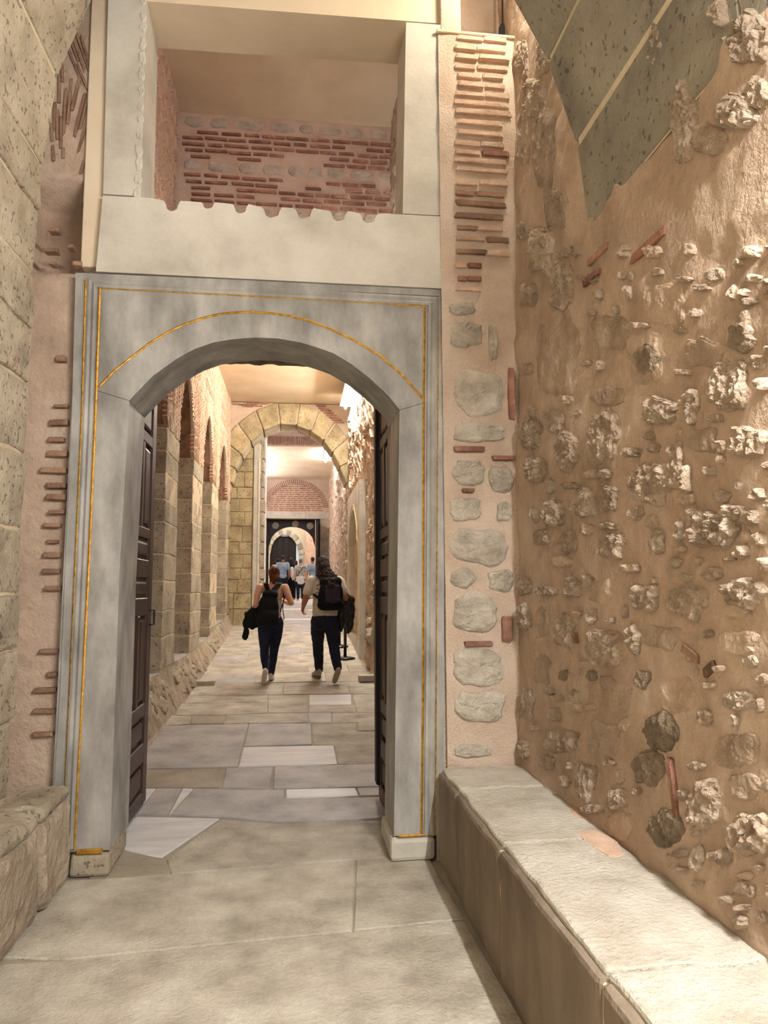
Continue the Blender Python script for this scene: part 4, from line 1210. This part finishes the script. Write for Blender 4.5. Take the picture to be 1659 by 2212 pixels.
# ---- woman with the black backpack
xf, base = place(580, 1476)
wo = thing('person', 'woman walking away in strappy top and navy leggings with red hair up', 'person', tuple(base))
headw = [ell((.062, .015, 1.565), (.073, .092, .11)), ell((.062, .05, 1.50), (.05, .055, .06)), ell((.062, .112, 1.55), (.012, .02, .022)), ell((.062, .095, 1.505), (.022, .012, .01)),
         ell((-.008, .01, 1.555), (.012, .02, .03)), ell((.132, .01, 1.555), (.012, .02, .03)), cap((.055, -.01, 1.36), (.06, .005, 1.5), .053, .048)]
arm_l = limb((-.135, -.005, 1.375, .056), (-.178, -.03, 1.25, .047), (-.195, -.05, 1.12, .04), (-.235, .10, 1.03, .034), (-.245, .17, 1.01, .026))
arm_r = limb((.225, -.005, 1.37, .056), (.27, -.04, 1.25, .05), (.315, -.06, 1.145, .042), (.27, .10, 1.14, .036), (.19, .21, 1.17, .026))
torso = [ell((.045, 0, 1.25), (.145, .095, .19)), ell((.04, 0, 1.08), (.12, .085, .16)), ell((.02, -.01, .88), (.168, .115, .15)), cap((-.10, -.005, 1.375), (.19, -.005, 1.37), .05), ell((.045, -.05, 1.28), (.12, .06, .13))]
leg_lw = limb((-.065, -.01, .85, .098), (-.066, -.01, .66, .085), (-.062, -.02, .49, .062), (-.055, -.12, .37, .057), (-.035, -.235, .24, .038))
leg_rw = limb((.105, 0, .85, .098), (.095, .05, .66, .085), (.07, .10, .48, .062), (.055, .14, .32, .055), (.03, .17, .10, .038))
sculpt('body', headw + arm_l + arm_r + torso + leg_lw + leg_rw + hand((-.245, .175, 1.01), (-.1, .9, -.2), (-.9, 0, .2)) + hand((.185, .215, 1.172), (-.75, .5, .2), (0, -.4, .9)), .0085, 'skin_light', wo, xf)
gr = lambda l, d: [(s[0], s[1], s[2], s[3] + d, s[4] + d) if s[0] == 'c' else ('e', s[1], tuple(r + d for r in s[2]), s[3]) for s in l]
sculpt('leggings', gr(leg_lw + leg_rw, .006) + [ell((.02, -.012, .875), (.178, .125, .15)), ell((-.055, -.05, .84), (.095, .09, .10)), ell((.095, -.05, .84), (.095, .09, .10))], .0095, 'navy_denim', wo, xf, 5, .003, 18)
sculpt('camisole', [ell((.045, 0, 1.12), (.142, .098, .15)), ell((.03, 0, 1.0), (.145, .10, .10))], .0095, 'white_tee', wo, xf, 4)
for x0, x1 in ((.13, .165), (-.04, -.075)):
    V, Fc = tube_geo([xf @ Vector((x0, -.105, 1.2)), xf @ Vector(((x0 + x1) / 2, -.10, 1.33)), xf @ Vector((x1, -.03, 1.425)), xf @ Vector((x1, .05, 1.40))], .005)
    mesh('strap', V, Fc, 'white_tee', wo)
hair = sculpt('hair', [ell((.062, -.005, 1.585), (.082, .098, .108)), ell((.06, -.045, 1.53), (.07, .06, .09)), cap((.06, -.045, 1.50), (.055, -.045, 1.43), .05, .025)], .008, 'red_hair', wo, xf, 3, .004, 60)
sculpt('hair_bun', [ell((.075, -.09, 1.625), (.048, .04, .045)), ell((.055, -.085, 1.60), (.03, .03, .03))], .007, 'red_hair', hair, xf, 2, .004, 70)
shoe(wo, xf, (-.035, -.285, .185), (-.065, -.20, .045), .040, 'shoe_white', (0, -.85, .45))
shoe(wo, xf, (.03, .15, .03), (.045, .34, .03), .040, 'shoe_white')
bp = thing('backpack', 'black backpack worn by the woman with red hair', 'backpack', tuple(xf @ Vector((0, -.2, .8))))
sculpt('pack', [cap((-.03, -.18, 1.27), (.06, -.18, 1.27), .07), ell((-.005, -.185, 1.10), (.145, .095, .19)), ell((-.012, -.19, .97), (.16, .105, .16)), cap((-.10, -.19, .88), (.08, -.19, .88), .075)], .012, 'black_cloth', bp, xf, 4, .004, 14)
sculpt('front_pocket', [ell((-.012, -.265, .95), (.125, .05, .115))], .012, 'black_cloth', bp, xf, 3)
def flat_strap(name, pts, w, parent, mat, xf, nrm=None, th=.006):
    pts = [xf @ Vector(p) for p in pts]
    V, Fc = [], []
    for i, p in enumerate(pts):
        t = (pts[min(i + 1, len(pts) - 1)] - pts[max(i - 1, 0)]).normalized()
        s = t.cross(Vector(nrm[i])).normalized(); q = s.cross(t).normalized()
        V += [p + s * w + q * th, p - s * w + q * th, p - s * w - q * th, p + s * w - q * th]
    for i in range(len(pts) - 1):
        for k in range(4): Fc.append([i * 4 + k, i * 4 + (k + 1) % 4, (i + 1) * 4 + (k + 1) % 4, (i + 1) * 4 + k])
    Fc += [[0, 1, 2, 3], [len(V) - 4, len(V) - 3, len(V) - 2, len(V) - 1]]
    return mesh(name, V, Fc, mat, parent)
BK, UPN, FT = (0, -1, .15), (0, -.5, .9), (0, 1, .3)
flat_strap('shoulder_strap', [(0, -.16, 1.27), (-.03, -.115, 1.35), (-.052, -.07, 1.42), (-.058, .0, 1.435), (-.06, .09, 1.36), (-.06, .12, 1.2)], .033, bp, 'black_cloth', xf, [BK, BK, UPN, (0, 0, 1), FT, FT])
flat_strap('shoulder_strap', [(.02, -.16, 1.27), (.075, -.115, 1.35), (.135, -.07, 1.42), (.15, .0, 1.435), (.15, .09, 1.36), (.14, .12, 1.2)], .033, bp, 'black_cloth', xf, [BK, BK, UPN, (0, 0, 1), FT, FT])
V, Fc = tube_geo([xf @ Vector(p) for p in ((.205, -.06, 1.21), (.20, -.10, 1.15), (.17, -.15, 1.05), (.15, -.17, .98))], .008); mesh('side_strap', V, Fc, 'black_cloth', bp)
V, Fc = tube_geo([xf @ Vector(p) for p in ((.20, -.09, 1.18), (.195, -.15, 1.05), (.215, -.16, .93), (.205, -.16, .90))], .006); mesh('side_strap', V, Fc, 'black_cloth', bp)
sculpt('charm', [ell((.155, -.20, .985), (.02, .012, .03)), ell((.15, -.205, .95), (.016, .012, .014))], .006, 'red_charm', bp, xf, 1)
jk = thing('jacket', 'black jacket hanging over the arm of the woman with red hair', 'jacket', tuple(xf @ Vector((-.27, .05, .62))))
sculpt('cloth', [cap((-.20, .02, 1.06), (-.30, .06, .98), .065, .05), cap((-.30, .06, .98), (-.335, .05, .83), .055, .05), cap((-.24, .04, 1.0), (-.24, .03, .82), .075, .06), cap((-.19, .03, 1.0), (-.19, .03, .83), .06, .05)], .011, 'black_cloth', jk, xf, 3, .014, 13)
sculpt('sleeve', [cap((-.33, .05, .86), (-.325, .05, .75), .04, .035), cap((-.325, .05, .75), (-.345, .05, .66), .038, .05)], .010, 'black_cloth', jk, xf, 2, .010, 16)

# ---- man with long curly hair
xf, base = place(703, 1474)
ma = thing('person', 'man walking away in cream t-shirt and dark jeans with long curly hair', 'person', tuple(base))
headm = [ell((-.045, .03, 1.70), (.078, .098, .12)), ell((-.05, .07, 1.625), (.055, .06, .06)), ell((-.05, .135, 1.69), (.013, .022, .025)), ell((-.05, .115, 1.645), (.024, .013, .01)),
         ell((-.125, .03, 1.69), (.012, .022, .034)), ell((.035, .03, 1.69), (.012, .022, .034)), cap((-.02, -.01, 1.48), (-.04, .015, 1.62), .062, .056)]
arm_lm = limb((-.215, 0, 1.46, .068), (-.255, -.03, 1.34, .055), (-.285, -.06, 1.23, .047), (-.315, .02, 1.14, .042), (-.325, .08, 1.09, .031))
arm_rm = limb((.20, 0, 1.46, .068), (.25, -.03, 1.34, .055), (.285, -.05, 1.22, .047), (.31, .10, 1.18, .04), (.30, .19, 1.17, .031))
torsom = [ell((-.005, 0, 1.33), (.20, .125, .21)), ell((-.01, 0, 1.12), (.175, .115, .2)), ell((-.01, -.01, .92), (.17, .12, .15)), cap((-.18, 0, 1.465), (.16, 0, 1.465), .058)]
leg_lm = limb((-.10, 0, .88, .105), (-.11, .10, .70, .088), (-.105, .20, .53, .066), (-.095, .24, .36, .062), (-.085, .26, .16, .045))
leg_rm = limb((.085, 0, .88, .105), (.10, 0, .70, .088), (.115, 0, .54, .066), (.14, -.08, .38, .060), (.165, -.19, .22, .045))
sculpt('body', headm + arm_lm + arm_rm + torsom + leg_lm + leg_rm + hand((-.325, .085, 1.085), (-.15, .55, -.75), (-.9, -.2, .1), 1.1, .9) + hand((.30, .195, 1.17), (-.3, .9, 0), (0, 0, 1), 1.1, .8), .0085, 'skin_tan', ma, xf)
sculpt('jeans', gr(leg_lm + leg_rm, .016) + [ell((-.01, -.012, .90), (.18, .132, .14)), ell((-.09, -.05, .86), (.10, .095, .11)), ell((.075, -.05, .86), (.10, .095, .11))], .0105, 'dark_jeans', ma, xf, 4, .006, 14)
tee = sculpt('t_shirt', gr(torsom[:2], .012) + [cap((-.18, 0, 1.465), (.16, 0, 1.465), .068), ell((-.01, 0, 1.0), (.19, .135, .15))] +
       [cap((-.205, 0, 1.46), (-.255, -.035, 1.335), .082, .074), cap((-.255, -.035, 1.335), (-.268, -.045, 1.295), .074, .073), cap((.19, 0, 1.46), (.25, -.035, 1.335), .082, .074), cap((.25, -.035, 1.335), (.262, -.04, 1.305), .074, .073)], .0105, 'white_tee', ma, xf, 5, .005, 12)
dgt = bpy.context.evaluated_depsgraph_get()
for i in range(16):                                    # faded print on the back of the shirt
    ux, uz = -.135 + (i % 4) * .022 + random.uniform(-.006, .006), 1.40 - (i // 4) * .06 + random.uniform(-.012, .012)
    a = random.uniform(-60, 60)
    prn = [(ux + c * .013 * math.cos(R(a)) - s_ * .006 * math.sin(R(a)), uz + c * .013 * math.sin(R(a)) * 1.5 + s_ * .012) for c, s_ in ((-1, -.6), (.2, -1), (1, -.2), (.6, .8), (-.5, 1))]
    pts = []
    for x, z in prn:
        hit, loc, nr, fi = tee.ray_cast(xf @ Vector((x, -.6, z)) - Vector(tee.location), Vector((0, 1, 0)))
        if hit: pts.append(loc + nr * .002)
    if len(pts) == 5:
        mesh('print', pts + [p + Vector((0, .003, 0)) for p in pts], [[0, 1, 2, 3, 4], [9, 8, 7, 6, 5]] + [[k, (k + 1) % 5, 5 + (k + 1) % 5, 5 + k] for k in range(5)], 'print_grey', tee)
hm = sculpt('hair', [ell((-.042, .015, 1.715), (.098, .112, .125)), ell((-.03, -.05, 1.66), (.09, .08, .10)), ell((.005, -.09, 1.58), (.085, .06, .085))], .009, 'dark_hair', ma, xf, 2, .007, 40)
sculpt('ponytail', [ell((.015, -.12, 1.575), (.085, .065, .08)), ell((.04, -.17, 1.51), (.10, .075, .09)), ell((.06, -.24, 1.44), (.09, .065, .08)), ell((.06, -.29, 1.39), (.065, .05, .06))], .009, 'dark_hair', hm, xf, 1, .02, 30)
shoe(ma, xf, (-.085, .235, .075), (-.155, .40, .075), .046, 'shoe_grey')
shoe(ma, xf, (.165, -.235, .155), (.125, -.14, .04), .045, 'shoe_grey', (.05, -.75, .6))
bp2 = thing('backpack', 'dark grey backpack worn by the man with curly hair', 'backpack', tuple(xf @ Vector((.06, -.2, 1.05))))
sculpt('pack', [cap((-.03, -.20, 1.45), (.15, -.20, 1.45), .075), ell((.065, -.21, 1.28), (.175, .11, .23)), cap((-.05, -.20, 1.12), (.18, -.20, 1.12), .085), cap((-.06, -.20, 1.2), (-.02, -.20, 1.40), .07)], .012, 'black_cloth', bp2, xf, 4, .004, 12)
sculpt('front_panel', [ell((.085, -.30, 1.28), (.115, .035, .145)), cap((.01, -.30, 1.19), (.17, -.30, 1.19), .035), cap((.01, -.29, 1.37), (.16, -.29, 1.37), .035)], .010, 'purple_cloth', bp2, xf, 3)
flat_strap('shoulder_strap', [(.12, -.18, 1.47), (.13, -.10, 1.545), (.135, .0, 1.545), (.13, .11, 1.46), (.12, .15, 1.3)], .035, bp2, 'black_cloth', xf, [BK, UPN, (0, 0, 1), FT, FT])
flat_strap('shoulder_strap', [(-.06, -.17, 1.47), (-.11, -.10, 1.545), (-.12, .0, 1.545), (-.12, .11, 1.46), (-.11, .15, 1.3)], .03, bp2, 'black_cloth', xf, [BK, UPN, (0, 0, 1), FT, FT])
flat_strap('waist_strap', [(-.09, -.2, 1.2), (-.155, -.12, 1.25), (-.2, -.02, 1.28), (-.2, .08, 1.3)], .016, bp2, 'black_cloth', xf, [(0, -1, .1), (-.5, -.8, 0), (-1, -.2, 0), (-1, .3, 0)])
jm = thing('jacket', 'black leather jacket bundled over the arm of the curly haired man', 'jacket', tuple(xf @ Vector((.3, .05, .7))))
sculpt('leather', [cap((.28, .02, 1.21), (.36, .06, 1.18), .08, .075), cap((.33, .05, 1.16), (.36, .05, 1.0), .085, .075), cap((.24, .03, 1.15), (.23, .03, .85), .07, .065), cap((.30, .05, 1.0), (.30, .05, .85), .08, .06), cap((.24, .03, .85), (.22, .03, .76), .06, .04)], .011, 'black_leather', jm, xf, 2, .016, 12)
sculpt('sleeve', [cap((.37, .06, 1.02), (.365, .06, .88), .06, .055), cap((.365, .06, .88), (.36, .06, .78), .055, .05), cap((.36, .06, .78), (.33, .06, .71), .045, .03)], .011, 'black_leather', jm, xf, 2, .012, 15)
for z in (.93, .80, 1.08):
    V, Fc = lathe_geo((0, 0, 0), [(.014, 0), (.016, .006), (.010, .012)], 12)
    m = xf @ Matrix.Translation((.245, -.05, z)) @ Matrix.Rotation(R(90), 4, 'X')
    mesh('buckle', [m @ v for v in V], Fc, 'black_metal', jm)

# ---- the group in the far doorway
def far_person(px_, Y, hgt, label, top_m, leg_m, hair_m, skin='skin_light', turn=0, short=False, extra=None):
    p = on(px_, 1250, 1, Y); p = Vector((p.x, Y, fz(Y)))
    xf = Matrix.Translation(p) @ Matrix.Rotation(R(turn), 4, 'Z') @ Matrix.Scale(hgt / 1.75, 4)
    t = thing('person', label, 'person', tuple(p), 'visitors in the far doorway')
    hd = [ell((0, .01, 1.64), (.075, .095, .115)), ell((0, .05, 1.57), (.05, .055, .06)), ell((0, .11, 1.63), (.012, .02, .022)), ell((-.075, .01, 1.63), (.012, .02, .03)), ell((.075, .01, 1.63), (.012, .02, .03)), cap((0, -.01, 1.44), (0, 0, 1.57), .055)]
    al = limb((-.19, 0, 1.41, .058), (-.235, -.03, 1.14, .045), (-.24, .06, .92, .032)); ar = limb((.19, 0, 1.41, .058), (.235, -.03, 1.14, .045), (.24, .08, .93, .032))
    to = [ell((0, 0, 1.28), (.175, .11, .2)), ell((0, 0, 1.08), (.15, .10, .18)), ell((0, -.01, .9), (.165, .115, .14)), cap((-.16, 0, 1.42), (.16, 0, 1.42), .052)]
    ll = limb((-.09, 0, .86, .10), (-.10, .02, .48, .064), (-.10, -.03, .1, .042)); lr_ = limb((.09, 0, .86, .10), (.10, .04, .48, .064), (.10, .04, .1, .042))
    ft = [cap((-.10, -.05, .045), (-.11, .14, .04), .045), cap((.10, .02, .045), (.11, .2, .04), .045)]
    sculpt('body', hd + al + ar + to + ll + lr_ + ft + hand((-.24, .065, .92), (0, .2, -1), (-1, 0, 0)) + hand((.24, .085, .93), (0, .2, -1), (1, 0, 0)), .016, skin, t, xf, 3)
    sculpt('top', gr(to, .014) + [cap((-.18, 0, 1.41), (-.225, -.02, 1.22), .074, .066), cap((.18, 0, 1.41), (.225, -.02, 1.22), .074, .066)], .018, top_m, t, xf, 3, .004, 14)
    sculpt('trousers', gr(ll + lr_, .02) + [ell((0, -.01, .86), (.172, .125, .12))], .018, leg_m, t, xf, 3)
    sculpt('hair', [ell((0, -.012, 1.665), (.083, .10, .108))] + ([] if short else [ell((0, -.06, 1.56), (.08, .055, .13))]), .014, hair_m, t, xf, 2, .004, 40)
    if extra: extra(t, xf)
    return t
def waist(t, xf):
    sculpt('tied_shirt', [ell((0, -.02, .93), (.195, .15, .12)), ell((.02, -.09, .80), (.17, .07, .13)), ell((-.03, -.02, .84), (.18, .13, .10))], .016, 'white_cloth', t, xf, 2, .012, 16)
    V, Fc = tube_geo([xf @ Vector(p) for p in ((.12, -.09, 1.42), (.0, -.135, 1.25), (-.15, -.1, 1.02))], .012); mesh('bag_strap', V, Fc, 'black_cloth', t)
def scarf(t, xf):
    sculpt('scarf', [cap((.05, -.11, 1.3), (.08, -.13, 1.0), .07, .09), cap((.08, -.12, 1.0), (.10, -.12, .85), .08, .05)], .016, 'white_cloth', t, xf, 2, .012, 14)
far_person(599, 30.6, 1.70, 'person in white top left of the blue shirted man in the far doorway', 'white_cloth', 'dark_jeans', 'dark_hair', 'skin_tan', 15, True)
far_person(611, 29.2, 1.80, 'man in light blue t-shirt seen from behind in the far doorway', 'blue_tee', 'dark_jeans', 'dark_hair', 'skin_tan', 0, True)
far_person(629, 29.6, 1.70, 'person in black with pale scarf right of the blue shirted man', 'black_cloth', 'black_cloth', 'dark_hair', 'skin_tan', -10, False, scarf)
far_person(639, 31.4, 1.64, 'dark haired person mostly hidden behind the woman in patterned blouse', 'blue_tee', 'black_cloth', 'dark_hair', 'skin_light', 0)
far_person(649, 28.9, 1.66, 'grey haired woman in patterned blouse with shirt tied at waist', 'floral', 'dark_jeans', 'grey_hair', 'skin_light', 0, True, waist)
far_person(675, 30.2, 1.74, 'person in pale blue clothes half hidden by the far door frame', 'blue_tee', 'white_cloth', 'dark_hair', 'skin_tan', 20, True)
